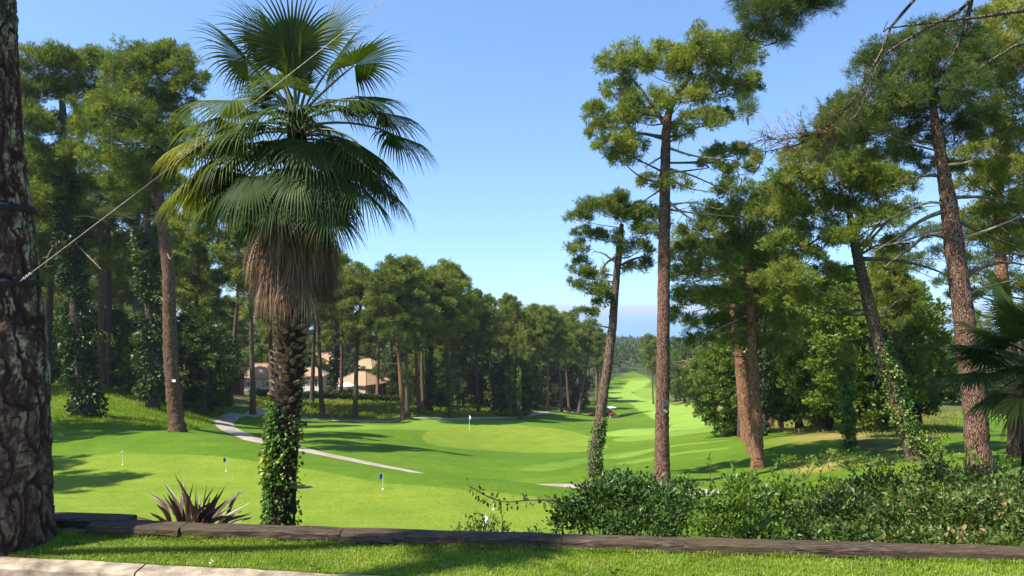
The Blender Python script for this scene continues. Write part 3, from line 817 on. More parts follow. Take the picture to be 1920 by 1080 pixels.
pine('leaning pine with an ivy wrapped foot rising from the shrubs', 31,
     [(1722, 880, 15), (1690, 775, 14), (1655, 670, 12.5), (1630, 572, 11), (1609, 485, 9.5), (1598, 430, 7), (1590, 380, 4)],
     [(1560, 330, 56, 40), (1520, 300, 46, 36), (1502, 350, 46, 36), (1482, 400, 46, 32), (1550, 400, 56, 36), (1602, 370, 56, 36), (1520, 450, 56, 32), (1470, 460, 36, 26), (1580, 450, 46, 26),
      (1492, 520, 46, 26), (1550, 515, 40, 22), (1640, 420, 46, 30), (1650, 350, 40, 30), (1600, 300, 44, 30), (1690, 400, 36, 22), (1530, 560, 44, 22), (1470, 560, 36, 22), (1440, 400, 40, 36), (1545, 275, 40, 28), (1480, 340, 40, 34), (1640, 330, 46, 34), (1575, 560, 36, 20), (1660, 465, 40, 24), (1450, 530, 36, 26), (1610, 320, 44, 30), (1510, 490, 40, 26), (1680, 350, 40, 26)],
     limbs=[[(1612, 500, 4), (1585, 502), (1535, 530), (1500, 560)], [(1620, 545, 3.5), (1582, 562), (1545, 590)], [(1611, 485, 4.5), (1675, 488), (1735, 500), (1790, 522)], [(1608, 480, 3), (1650, 460), (1720, 455)]],
     dead=[[(1606, 470, 3), (1640, 430), (1665, 400), (1700, 370)], [(1607, 480, 3), (1655, 425), (1690, 395), (1760, 385)], [(1640, 600, 2.5), (1690, 560), (1740, 545)]],
     bark=m_bark_grey, dens=1.15, seed=6, ivy=(zpy(890, 31), zpy(640, 31), 3000, .12, (.7, -.5, 0), m_ivy, .22))
pine('big thick pine with reddish trunk behind the fan palm', 24,
     [(1838, 900, 21), (1826, 750, 19.5), (1811, 620, 18.5), (1797, 520, 17.5), (1784, 420, 16), (1772, 340, 12), (1759, 260, 9), (1748, 190, 6), (1740, 140, 3)],
     [(1750, 120, 56, 46), (1702, 150, 56, 42), (1642, 200, 52, 42), (1592, 250, 46, 32), (1682, 230, 56, 42), (1752, 200, 56, 42), (1802, 100, 46, 42), (1822, 170, 42, 36), (1560, 270, 36, 28), (1625, 130, 28, 22),
      (1700, 300, 40, 20), (1662, 290, 38, 26), (1610, 220, 38, 34), (1720, 80, 40, 34), (1665, 110, 44, 36), (1780, 60, 44, 36), (1830, 230, 44, 34), (1790, 260, 40, 28), (1720, 260, 44, 28), (1840, 120, 40, 36), (1640, 255, 44, 30), (1580, 215, 34, 28), (1690, 190, 50, 36), (1760, 320, 34, 18)],
     limbs=[[(1785, 390, 5), (1730, 412), (1690, 440), (1640, 472)], [(1790, 450, 5), (1742, 440), (1700, 470), (1660, 500)], [(1783, 370, 4), (1850, 370), (1912, 382)], [(1788, 410, 4), (1850, 440), (1925, 470)],
            [(1800, 520, 5), (1845, 500), (1890, 492), (1935, 500)], [(1772, 330, 4), (1730, 330), (1680, 345)]],
     dead=[[(1796, 450, 4), (1850, 432), (1915, 405)], [(1785, 385, 3), (1740, 380), (1690, 400), (1640, 420)], [(1806, 560, 3.5), (1840, 540), (1900, 525)], [(1790, 420, 3), (1700, 450), (1640, 465)], [(1770, 310, 3), (1810, 305), (1850, 290)]],
     bark=m_bark_red, needle=m_needle_dark, dens=1.25, L=.22, w=.014, kn=12, seed=7)
pine('yellowish pine at the edge of the view beyond the thick reddish pine', 29,
     [(1905, 800, 14), (1892, 640, 13), (1884, 560, 12), (1878, 500, 10), (1872, 400, 8), (1870, 260, 6), (1874, 120, 4)],
     [(1882, 60, 46, 36), (1892, 125, 46, 40), (1902, 200, 46, 44), (1862, 255, 46, 40), (1892, 315, 46, 40), (1850, 335, 38, 30), (1832, 285, 30, 24), (1882, 395, 46, 30), (1910, 465, 38, 26), (1925, 330, 40, 40), (1935, 100, 50, 60),
      (1842, 400, 34, 18), (1862, 30, 30, 24), (1800, 560, 30, 16), (1860, 545, 34, 16), (1940, 420, 50, 50), (1850, 160, 40, 36), (1905, 20, 50, 40), (1825, 350, 36, 24), (1800, 310, 30, 20), (1870, 440, 44, 26), (1910, 265, 40, 30), (1850, 90, 36, 34)],
     bark=m_bark_orange, needle=m_needle_yellow, dens=1.1, seed=8)
pine('pine with lower dark foliage behind the thick reddish pine', 40,
     [(1925, 820, 12), (1930, 600, 11), (1935, 450, 9), (1935, 330, 6)],
     [(1850, 455, 50, 32), (1820, 500, 40, 26), (1900, 480, 40, 28), (1760, 480, 34, 22), (1800, 430, 30, 22), (1950, 380, 60, 60), (1870, 520, 44, 22), (1740, 440, 34, 20), (1910, 540, 40, 20), (1710, 500, 40, 20), (1790, 530, 36, 16), (1840, 420, 40, 26)],
     needle=m_needle_dark, bark=m_bark_dark, dens=1.0, L=.28, w=.02, seed=9)

# pine whose trunk stands beyond the edge of the view; only its overhanging boughs are seen
pine('dark pine boughs and bare twigs overhanging the top corner of the view', 11.5,
     [(2330, 1100, 30), (2310, 500, 27), (2290, 0, 24), (2270, -500, 18), (2260, -900, 10)],
     [(1442, 38, 42, 36, -.2), (1492, 28, 42, 34, .2), (1412, 68, 24, 24, 0), (1520, 8, 38, 24, .1), (1482, -30, 56, 30, -.1), (1402, 18, 26, 28, .1), (1455, 75, 26, 16, .1), (1545, -20, 36, 30, 0),
      (1400, 215, 8, 30, .1), (1500, -90, 60, 50, 0), (1580, -130, 70, 50, 0)],
     limbs=[[(2272, -300, 6.20, 0), (1900, -210, 4.96, -.3), (1700, -130, 4.34, -.2), (1560, -30, 3.10, 0), (1500, 12, 1.86, 0), (1430, 42, 1.24, 0), (1398, 66, 0.62, 0)],
            [(2272, -330, 7.44, 0), (2050, -260, 5.58, .2), (1860, -140, 4.96, .3), (1822, 0, 4.34, .4), (1812, 45, 3.72, .4), (1794, 92, 3.10, .5), (1755, 140, 1.86, .6)],
            [(1826, -10, 3.72, .4), (1800, 20, 3.10, .2), (1750, 46, 3.10, 0), (1692, 80, 2.48, -.2), (1650, 112, 2.48, -.3), (1628, 170, 1.86, -.3), (1600, 222, 1.86, -.4), (1535, 252, 1.24, -.4)],
            [(1860, -140, 3.72, .3), (1760, -60, 3.10, .1), (1715, 0, 2.48, 0), (1672, 48, 2.48, -.1), (1655, 92, 1.86, -.1), (1622, 150, 1.86, -.2), (1588, 202, 1.55, -.2), (1520, 262, 1.24, -.2), (1436, 284, 0.62, -.2)],
            [(2290, 0, 5.58, 0), (2100, 10, 3.72, -.2), (1920, 20, 3.10, -.3), (1850, 30, 2.48, -.2), (1752, 42, 1.86, -.1), (1664, 53, 1.24, -.1)],
            [(2290, 20, 5.58, 0), (2100, 60, 3.72, .2), (1930, 78, 3.10, .3), (1880, 100, 1.86, .3), (1850, 118, 1.24, .3)]],
     bark=m_bark_dark, needle=m_needle_dark, dens=2.2, L=.16, kn=16, w=.0048, seed=10, auto=False, limb_mat=m_bark_dark)
def twig_spray():
    """bare and half-dead twigs at the end of the overhanging limbs, part of that pine"""
    global rng
    rng = np.random.default_rng(77)
    t = [o for o in COL.objects if o.get('label', '').startswith('dark pine boughs')][0]
    mb = MB(); dn = MB(); gn = MB()
    guides = [[(1628, 170), (1600, 222), (1535, 252)], [(1655, 92), (1622, 150), (1588, 202), (1520, 262), (1436, 284)], [(1540, 250), (1490, 258), (1432, 262)], [(1590, 202), (1570, 240), (1545, 300)]]
    for g in guides:
        pts = smooth_path(P(np.array(g, float)[:, 0], np.array(g, float)[:, 1], 11.3), 30)
        tube(mb, pts, np.linspace(.014, .005, 30), 4, 0, .5)
        for k in range(3, 30):
            for _ in range(3):
                s = pts[k]; ln = rng.uniform(.12, .42)
                e = s + nrm(np.array([-.7, 0, -.15]) + rng.normal(size=3) * .75) * ln
                m = (s + e) / 2 + rng.normal(size=3) * .05
                tw = smooth_path([s, m, e + np.array([0, 0, rng.uniform(-.05, .07)])], 6)
                tube(mb, tw, np.linspace(.006, .0025, 6), 3, 0, .5, cap=False)
                if rng.uniform() < (.65 if proj(e)[0] < 1490 else .3) and proj(e)[0] < 1560:
                    needles(dn, e[None], nrm(e - s)[None], .11, 8, .004, .5)
                if proj(e)[0] > 1500 and rng.uniform() < .75:
                    needles(gn, tw[2:], np.repeat(nrm(e - s)[None], 4, 0), .13, 9, .0042, .6)
    mb.build('twig', m_branch, t); dn.build('dead_needles', m_needle_dead, t); gn.build('needles', m_needle_dark, t)
twig_spray()

pine('tall bare brown pine trunk with a small white plate beside ivy pines', 46,
     [(335, 817, 14), (325, 740, 13), (319, 640, 12.5), (316, 520, 11), (308, 450, 10), (300, 380, 9), (290, 280, 7), (282, 200, 5)],
     [(250, 122, 46, 36), (292, 112, 42, 32), (330, 132, 36, 36), (350, 172, 32, 28), (220, 152, 38, 32), (272, 172, 56, 36), (230, 212, 56, 36), (302, 212, 46, 36), (192, 242, 56, 26), (252, 262, 66, 32), (312, 262, 42, 32),
      (202, 302, 56, 22), (272, 312, 56, 26), (330, 302, 28, 28), (300, 345, 40, 24), (340, 250, 32, 28), (232, 345, 40, 16), (368, 150, 22, 16), (320, 92, 22, 14)],
     dead=[[(306, 420, 1.5), (300, 405), (296, 395)], [(312, 470, 1.2), (318, 485), (322, 480)], [(318, 575, 1.6), (308, 565), (300, 556)], [(302, 400, 1), (318, 404), (336, 410)], [(303, 410, 1), (285, 412), (268, 409)]],
     bark=m_bark_red, dens=1.35, L=.34, w=.032, seed=11)
pine('tall pine whose dark trunk is wrapped in ivy, on the rough bank', 53,
     [(166, 790, 13), (152, 690, 12), (140, 560, 10), (130, 450, 9), (122, 330, 8), (118, 220, 6), (115, 150, 4)],
     [(70, 122, 38, 30), (110, 115, 38, 28), (150, 122, 42, 26), (182, 118, 32, 28), (82, 172, 46, 36), (142, 172, 52, 36), (60, 232, 38, 36), (112, 242, 52, 36), (170, 212, 38, 28), (92, 302, 52, 26), (150, 290, 46, 26),
      (130, 342, 62, 20), (60, 285, 34, 26), (200, 350, 50, 18), (90, 370, 50, 16), (35, 190, 36, 40), (200, 180, 26, 22)],
     dead=[[(126, 390, 1.4), (100, 380), (70, 372)], [(130, 440, 1.8), (95, 470), (85, 500)], [(135, 450, 1.8), (165, 480), (190, 505)], [(128, 410, 1), (160, 405), (200, 415)]],
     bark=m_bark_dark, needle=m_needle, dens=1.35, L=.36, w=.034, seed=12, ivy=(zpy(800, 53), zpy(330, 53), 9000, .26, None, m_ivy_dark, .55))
pine('ivy clad pine in the shade between two bare pine trunks', 66,
     [(286, 742, 11), (282, 600, 10), (276, 480, 8), (275, 380, 6), (275, 300, 4)],
     [(275, 330, 44, 28), (240, 360, 40, 24), (310, 370, 40, 24), (270, 390, 50, 18), (230, 400, 36, 16)],
     dead=[[(276, 430, 1), (255, 425), (235, 428)]],
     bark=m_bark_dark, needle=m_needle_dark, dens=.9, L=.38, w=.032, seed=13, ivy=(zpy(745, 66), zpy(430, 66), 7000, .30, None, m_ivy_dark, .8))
pine('slim pine with bare brown trunk behind the ivy clad pine on the bank', 72,
     [(190, 735, 6), (190, 620, 5.5), (191, 500, 5), (189, 400, 4), (188, 320, 3)],
     [(190, 330, 44, 26), (160, 360, 40, 20), (220, 370, 36, 20), (190, 400, 44, 14)], bark=m_bark_red, needle=m_needle_dark, dens=.9, L=.38, w=.032, seed=14)
pine('second slim pine close beside the bare brown one in the shaded wood', 75,
     [(206, 735, 5), (205, 600, 5), (203, 480, 4.5), (202, 380, 3)], [(215, 380, 40, 22), (190, 400, 30, 16), (235, 410, 30, 16)], bark=m_bark_dark, needle=m_needle_dark, dens=.9, L=.38, w=.032, seed=15)
# ------------------------------------------------------------------ thick foreground pine with deep plated bark, straps and guy rope
rng = np.random.default_rng(501)
m_fore, nt, out = new_mat('deep_plated_pine_bark')
a = attr(nt, 'tint')
n1 = noise(nt, 40, 5, .7, coords(nt)); n2 = noise(nt, 5, 3, .6, coords(nt))
f = math_(nt, 'ADD', math_(nt, 'MULTIPLY', a.outputs['Fac'], .75), math_(nt, 'MULTIPLY', n1, .3))
c = ramp(nt, f, [(0.05, (0.011, 0.008, 0.007)), (0.36, (0.044, 0.029, 0.022)), (0.60, (0.105, 0.068, 0.051)), (0.85, (0.22, 0.155, 0.120)), (1.0, (0.33, 0.26, 0.21))])
# lichen lives on raised plates of the middle of the stem
ln = noise(nt, 9, 5, .65, coords(nt, (1, 1, .8)))
lf = math_(nt, 'MULTIPLY', ramp(nt, ln, [(.47, (0, 0, 0)), (.57, (1, 1, 1))]), ramp(nt, a.outputs['Fac'], [(.30, (0, 0, 0)), (.52, (1, 1, 1))]))
posn = nt.nodes.new('ShaderNodeNewGeometry'); sp = nt.nodes.new('ShaderNodeSeparateXYZ'); nt.links.new(posn.outputs['Position'], sp.inputs[0])
band_ = math_(nt, 'MULTIPLY', ramp(nt, math_(nt, 'MULTIPLY_ADD', sp.outputs[0], 2.0), [(0, (0, 0, 0)), (1, (1, 1, 1))]), 1.0)
side = ramp(nt, math_(nt, 'ADD', math_(nt, 'MULTIPLY', sp.outputs[0], 2.2), 8.35), [(0.25, (0, 0, 0)), (0.6, (1, 1, 1))])
hi = ramp(nt, math_(nt, 'MULTIPLY', sp.outputs[2], .4), [(.15, (.25, .25, .25)), (.5, (1, 1, 1))])
lf = math_(nt, 'MULTIPLY', math_(nt, 'MULTIPLY', lf, side), hi)
c = mix(nt, lf, c, ramp(nt, n1, [(.3, (0.13, 0.14, 0.075)), (.7, (0.34, 0.34, 0.19))]))
principled(nt, out, c, .95, .1, bump(nt, n1, .7, .012))

FD = 4.98
tr_px = [(0, 1030, 104), (0, 1005, 100), (-2, 940, 98), (-6, 700, 95), (-18, 450, 84), (-26, 250, 70), (-32, 0, 61), (-38, -300, 54), (-50, -1500, 40), (-60, -3000, 26), (-60, -4000, 8)]
pts = np.column_stack([P([q[0] - 2 for q in tr_px], [q[1] for q in tr_px], FD), [q[2] * .90 / FPX * FD for q in tr_px]])
pts_fore = pts[1].copy()
fore = thing('pine_tree', 'thick pine trunk with deep plated bark, lichen and two black straps by the lawn', 'pine tree', (pts[1, 0], FD, 0))
q = smooth_path(pts, 900)
zlow = q[:, 2] < 4.4
qd = q[zlow]
zi = np.arange(-.12, 4.4, .011)
pth = np.stack([np.interp(zi, qd[:, 2], qd[:, k]) for k in range(4)], -1); pth[:, 2] = zi
NA = 220
th = np.arange(NA) * 2 * math.pi / NA
R0 = pth[:, 3][:, None]
arc = th[None] * .31 * np.ones_like(zi)[:, None]; ZZ = zi[:, None] * np.ones_like(th)[None]
# flat plates between deep wandering fissures that run mostly along the stem
bx, by = .31 * np.cos(th)[None] + 0 * ZZ, .31 * np.sin(th)[None] + 0 * ZZ
wx = (vnoise(bx * 9, by * 9, ZZ * 5, seed=41) - .5) * .07 + (vnoise(bx * 30, by * 30, ZZ * 14, seed=42) - .5) * .022
def crack(sx, sz, seed): return np.abs(vnoise((bx + wx) * sx, (by + wx) * sx, ZZ * sz, seed=seed) - .5) * 2
f1 = crack(15, 3.6, 51); f2 = crack(27, 6.0, 52); f3 = crack(12, 13, 53)
g = np.minimum(np.clip(f1 / .17, 0, 1), np.clip(f2 / .14, 0, 1) * .55 + .45)
g = np.minimum(g, np.clip(f3 / .10, 0, 1) * .6 + .4)
g = g * g * (3 - 2 * g)
fine = vnoise(bx * 75, by * 75, ZZ * 55, seed=43); mid_ = vnoise(bx * 34, by * 34, ZZ * 17, seed=44)
flake = np.floor(vnoise(bx * 22, by * 22, ZZ * 10, seed=48) * 5.0 + .5 * fine) / 5
hgt = g * (.011 + .018 * flake) + (fine - .5) * .006 * g + (mid_ - .5) * .008
tint = np.clip(g * (.20 + .42 * flake + .45 * (fine - .5) + .25 * (mid_ - .5)) + .05 * mid_, 0, 1)
RR = R0 * (1 + .05 * np.sin(3 * th[None] + 1) * np.exp(-np.maximum(ZZ, 0) / .5)) - .022 + hgt
V = np.stack([pth[:, 0][:, None] + RR * np.cos(th)[None], pth[:, 1][:, None] + RR * np.sin(th)[None], ZZ], -1)
K = len(zi)
mb = MB()
i = np.arange(K - 1)[:, None] * NA; j = np.arange(NA)[None]; j2 = (j + 1) % NA
mb.add(V.reshape(-1, 3), np.stack([i + j, i + j2, i + NA + j2, i + NA + j], -1).reshape(-1, 4), 0, tint.ravel())
up_ = q[q[:, 2] > 4.3]; up_ = up_[::max(1, len(up_) // 60)]
tube(mb, up_[:, :3], up_[:, 3] * .97, 24, 0, .45, wob=.03)
mb.build('trunk', m_fore, fore, smooth=True)
mb = MB()
for (dx, dy, z, r) in ((0, 0, 14.5, 1.9), (1.6, .4, 13.2, 1.4), (-1.5, .8, 13.4, 1.5), (.4, -1.4, 12.6, 1.3), (.6, 1.6, 12.3, 1.4), (1.9, 1.5, 11.6, 1.1), (2.3, -.6, 12.0, 1.2)):
    p, dr, tn, _ = blob_tufts((pts[1, 0] - .2 + dx, FD + dy, z), (r, r, r * .7), int(430 * r))
    needles(mb, p, dr, .32, 10, .03, .75, 0, tn)
mb.build('crown', m_needle_dark, fore)
m_strap = mat_plain('black_webbing_strap', (0.012, 0.012, 0.013), .7, .3, .2, 30, .3)
for py, hgt_, k in ((383, .052, 0), (531, .048, 1)):
    z = zpy(py, FD - .3)
    c = np.array([np.interp(z, pth[:, 2], pth[:, k_]) for k_ in range(4)])
    mb = MB(); n = 72; t2 = np.arange(n) * 2 * math.pi / n
    for (ro, zz) in ((0, 0),):
        rout = c[3] + .012
        rings = []
        for r_, z_ in ((rout - .012, -hgt_ / 2), (rout, -hgt_ / 2 + .004), (rout + .002, 0), (rout, hgt_ / 2 - .004), (rout - .012, hgt_ / 2)):
            rr_ = r_ + .004 * np.sin(t2 * 5)
            rings.append(np.stack([c[0] + rr_ * np.cos(t2), c[1] + rr_ * np.sin(t2), z + z_ + .012 * np.sin(t2 + 1.2)], -1))
        v = np.concatenate(rings); i = np.arange(4)[:, None] * n; j = np.arange(n)[None]; j2 = (j + 1) % n
        mb.add(v, np.stack([i + j, i + j2, i + n + j2, i + n + j], -1).reshape(-1, 4))
    tag(mb.build('strap', m_strap, smooth=True), 'black strap round the thick plated trunk, ' + ('the one above the rope knot' if k == 0 else 'the one the rope is tied to'), 'strap', 'straps round the thick pine trunk')
m_rope = mat_plain('weathered_pale_rope', (0.42, 0.38, 0.33), .85, .2, .2, 60, .4)
mb = MB()
r0 = P(38, 527, 4.66); r1 = P(740, -16, 3.5); r2 = P(1500, -620, 2.6)
n = 160; t = np.linspace(0, 1, n)[:, None]
pp = smooth_path([r0, (r0 + r1) / 2 + np.array([0, 0, -.012]), r1, r2], n)
for ph in (0, 2.1, 4.2):
    s_ = np.linspace(0, 190, n)
    tube(mb, pp + np.stack([np.cos(s_ + ph), 0 * s_, np.sin(s_ + ph)], -1) * .0009, .0012, 5, cap=False)
for k in range(3):
    pz = r0 + (r1 - r0) * (.012 + .01 * k)
    tube(mb, [pz - [0, 0, .004], pz + [.006, 0, .006]], .009, 6)
tag(mb.build('guy_rope', m_rope, smooth=True), 'thin pale guy rope running up from the strapped trunk across the palm', 'rope')

# ------------------------------------------------------------------ fan palms
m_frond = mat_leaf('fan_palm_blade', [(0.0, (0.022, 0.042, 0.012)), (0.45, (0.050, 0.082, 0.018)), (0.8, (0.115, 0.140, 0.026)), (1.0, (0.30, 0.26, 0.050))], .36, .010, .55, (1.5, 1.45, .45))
m_frond_dead = mat_leaf('dry_palm_blade', [(0.0, (0.070, 0.036, 0.022)), (0.5, (0.185, 0.105, 0.064)), (0.85, (0.35, 0.225, 0.140)), (1.0, (0.50, 0.36, 0.23))], .22, .01, .5)
m_frond_orange = mat_leaf('orange_palm_sheath', [(0.0, (0.16, 0.070, 0.022)), (1.0, (0.50, 0.27, 0.085))], .3)
m_petiole = mat_plain('palm_petiole', (0.075, 0.088, 0.026), .5, .4, .25, 10)
m_boot = mat_plain('old_palm_leaf_base', (0.27, 0.165, 0.120), .9, .15, .45, 7, .6)
m_palm_core = mat_plain('palm_fibre_trunk', (0.040, 0.024, 0.017), .95, .1, .4, 12, .9)

def fan(mb, pet, base, az, el, pl, R, nseg=46, open_=118, droop=.9, sag=.18, fold=.25, tipw=1.0, tint=.4, tj=.12, split=.48, curl=0.0, mat=0):
    e0 = np.array([math.cos(az) * math.cos(el), math.sin(az) * math.cos(el), math.sin(el)])
    t = np.linspace(0, 1, 9)[:, None]
    path = np.asarray(base) + e0 * pl * t - np.array([0, 0, sag * pl]) * t ** 2
    tube(pet, path, np.linspace(.026, .013, 9) * max(R, .7), 5, 0, .5, cap=False)
    u = nrm(path[-1] - path[-2]); hub = path[-1]
    v = np.cross(u, [0, 0, 1.0])
    if np.linalg.norm(v) < .15: v = np.array([-math.sin(az), math.cos(az), 0])
    v = nrm(v); n = np.cross(v, u); n = n if n[2] >= 0 else -n
    ph = np.linspace(-1, 1, nseg) * math.radians(open_)
    st = np.array([.03, .28, split, .62, .76, .88, 1.0])
    Kst = len(st)
    D0 = np.cos(ph)[:, None] * u + np.sin(ph)[:, None] * (v * math.cos(fold)) - (np.abs(np.sin(ph)) ** 1.5)[:, None] * n * math.sin(fold)
    D0 = nrm(D0)
    Ls = R * (.80 + .20 * np.cos(ph * .8)) * rng.uniform(.9, 1.06, nseg)
    g = droop * rng.uniform(.65, 1.45, nseg)
    pos = np.zeros((nseg, Kst, 3)); pos[:, 0] = hub + D0 * (Ls * st[0])[:, None]
    d = D0.copy(); jit = rng.normal(size=(nseg, 3)) * .12
    for k in range(1, Kst):
        s_ = (st[k] + st[k - 1]) / 2
        w_ = g * max(0, s_ - .30) ** 1.6 * 2.3
        d = nrm(D0 + np.array([0, 0, -1.0]) * w_[:, None] + jit * max(0, s_ - split) * 1.5 - n * curl * s_)
        pos[:, k] = pos[:, k - 1] + d * (Ls * (st[k] - st[k - 1]))[:, None]
    dphi = 2 * math.radians(open_) / (nseg - 1)
    wd = np.array([dphi * s / 2 * R * 1.02 for s in st])
    wmax = dphi * split / 2 * R
    for k in range(Kst):
        if st[k] > split: wd[k] = wmax * max(0.06, (1 - (st[k] - split) / (1 - split))) * tipw
    tang = nrm(-np.sin(ph)[:, None] * u + np.cos(ph)[:, None] * v)
    W_ = wd[None, :, None] * tang[:, None, :]
    ridge = n[None, None, :] * (wd * .45)[None, :, None]
    l = pos - W_; r = pos + W_; m = pos + ridge
    vv = np.stack([l, m, r], 2).reshape(-1, 3)      # seg, station, 3
    si = (np.arange(nseg) * Kst * 3)[:, None]; ki = (np.arange(Kst - 1) * 3)[None]
    b = (si + ki).ravel()
    f = np.concatenate([np.stack([b, b + 3, b + 4, b + 1], 1), np.stack([b + 1, b + 4, b + 5, b + 2], 1)])
    tt = np.clip(tint + rng.normal(size=nseg)[:, None, None] * tj + (st ** 3)[None, :, None] * .12, 0, 1) * np.ones((nseg, Kst, 3))
    mb.add(vv, f, mat, tt.ravel())
    # fibres hanging from the clefts
    k = nseg // 2
    ii = rng.integers(0, nseg, k); s = pos[ii, 3]; e = s + np.array([0, 0, -1]) * rng.uniform(.10, .3, (k, 1)) * R + rng.normal(size=(k, 3)) * .03 * R
    w = tang[ii] * .0035
    mb.add(np.stack([s - w, s + w, e], 1).reshape(-1, 3), np.arange(3 * k).reshape(-1, 3), mat, np.full(3 * k, min(1, tint + .3)))

rng = np.random.default_rng(602)
PD = 12.0
tpx = [(527, 1035, 28), (528, 990, 27), (531, 900, 26), (536, 800, 26), (543, 700, 28), (549, 600, 29), (553, 480, 26), (555, 380, 24), (556, 280, 22), (556, 215, 14)]
tp = np.column_stack([P([q[0] for q in tpx], [q[1] for q in tpx], PD), [q[2] / FPX * PD for q in tpx]])
bz = h1(tp[0, 0], PD); tp[0, 2] = min(tp[0, 2], bz - .2)
palm = thing('fan_palm', 'tall fan palm with a skirt of dry fronds and ivy on its lower trunk', 'palm', (tp[0, 0], PD, bz))
pq = smooth_path(tp, 120)
mb = MB(); tube(mb, pq[:, :3], pq[:, 3] * .93, 20, 0, .5, wob=.05); mb.build('trunk', m_palm_core, palm, smooth=True)
def palm_at(py):
    z = P(556, py, PD)[2]; k = int(np.argmin(np.abs(pq[:, 2] - z))); return pq[k, :3].copy(), pq[k, 3], z
# old leaf bases up the trunk
zb0, zb1 = palm_at(838)[2], palm_at(575)[2]
nb = 170
for k in range(nb):
    z = zb0 + (zb1 - zb0) * (k + rng.uniform(-.4, .4)) / nb
    a = k * 2.39996 + rng.uniform(-.2, .2)
    idx = int(np.argmin(np.abs(pq[:, 2] - z))); c = pq[idx, :3].copy(); c[2] = z; r = pq[idx, 3] * .86
    o = np.array([math.cos(a), math.sin(a), 0]); s = np.array([-math.sin(a), math.cos(a), 0]); up = np.array([0, 0, 1.0])
    w, h, ex = rng.uniform(.045, .090), rng.uniform(.11, .19), rng.uniform(.07, .16)
    mb = MB(); rows = []
    for kk, t_ in enumerate(np.linspace(0, 1, 5)):
        cc_ = c + o * (r + ex * t_ ** 1.6) + up * (h * t_ * (1 - .25 * t_))
        ww = w * (1 - .45 * t_) * (1 + .1 * rng.normal())
        nn = nrm(o * .8 - up * .5 * t_)
        for q_, cu in ((-1, -.022), (-.45, .004), (.45, .004), (1, -.022)):
            rows.append(cc_ + s * q_ * ww + nn * cu * (1.2 - t_) + (up * rng.uniform(-.018, .022) if kk == 4 else 0))
    v = np.array(rows); i = np.arange(4)[:, None] * 4; j = np.arange(3)[None]
    mb.add(v, np.stack([i + j, i + j + 1, i + 5 + j, i + 4 + j], -1).reshape(-1, 4))
    v2 = v - o * .014; mb.add(v2, np.stack([i + j, i + 4 + j, i + 5 + j, i + j + 1], -1).reshape(-1, 4))
    e_ = np.array([[16, 17], [17, 18], [18, 19], [0, 4], [4, 8], [8, 12], [12, 16], [3, 7], [7, 11], [11, 15], [15, 19]])
    mb.add(np.vstack([v, v2]), [[x, y, y + 20, x + 20] for x, y in e_])
    mb.build('leaf_base', m_boot, palm)
# dry skirt
NS = 92
for k in range(NS):
    t_ = (k + .5) / NS
    a = k * 2.39996 + rng.uniform(-.25, .25)
    c, r, z = palm_at(452 - 105 * t_)
    el = math.radians(rng.uniform(-64, -44) + 16 * t_)
    mb = MB(); pm = MB()
    pl = rng.uniform(.30, .52) * (1 + .15 * t_)
    fan(mb, pm, c + np.array([math.cos(a), math.sin(a), 0]) * r * .7, a, el, pl, rng.uniform(.66, 1.12), 20, rng.uniform(26, 58), rng.uniform(2.2, 3.6), .30, .7, 1.1, tint=.36 + .17 * rng.normal(), tj=.2, split=.30, curl=rng.uniform(-.3, .5))
    o = mb.build('dry_frond', m_frond_dead, palm)
    pm.build('petiole', m_frond_orange if t_ > .55 else m_stem, o, smooth=True)
# orange split sheaths between the dry and the green leaves
for k in range(46):
    a = k * 2.39996; c, r, z = palm_at(rng.uniform(325, 425))
    o = np.array([math.cos(a), math.sin(a), 0]); s = np.array([-math.sin(a), math.cos(a), 0])
    L_ = rng.uniform(.20, .45); w = rng.uniform(.03, .06); out_ = rng.uniform(.10, .50)
    mb = MB(); rows = []
    for t_ in np.linspace(0, 1, 6):
        cc_ = c + o * (r + out_ * t_ ** 1.4) + np.array([0, 0, -.4 * L_ + L_ * t_ * (1 - .35 * t_)])
        ww = w * (1 - .65 * t_)
        rows += [cc_ - s * ww, cc_ + o * .012, cc_ + s * ww]
    i = np.arange(5)[:, None] * 3; j = np.arange(2)[None]
    mb.add(np.array(rows), np.stack([i + j, i + j + 1, i + 4 + j, i + 3 + j], -1).reshape(-1, 4), 0, rng.uniform(0, 1))
    mb.build('leaf_sheath', m_frond_orange, palm)
# green fronds: (pixel of the blade's hub, depth offset, length) for those the photograph shows clearly, then a spiral filling the rest
cc_, cr_, cz_ = palm_at(232)
spec = []
def frond(az, el, pl, R, droop, sag, tint, fold=.3, op=118, base=None):
    mb = MB(); pm = MB()
    b = cc_ + np.array([math.cos(az), math.sin(az), 0]) * .08 + np.array([0, 0, .30 * math.sin(el)]) if base is None else base
    fan(mb, pm, b, az, el, pl, R, 48, op, droop, sag, fold, 1.0, tint, .10, .46)
    o = mb.build('frond', m_frond, palm); pm.build('petiole', m_petiole, o, smooth=True)
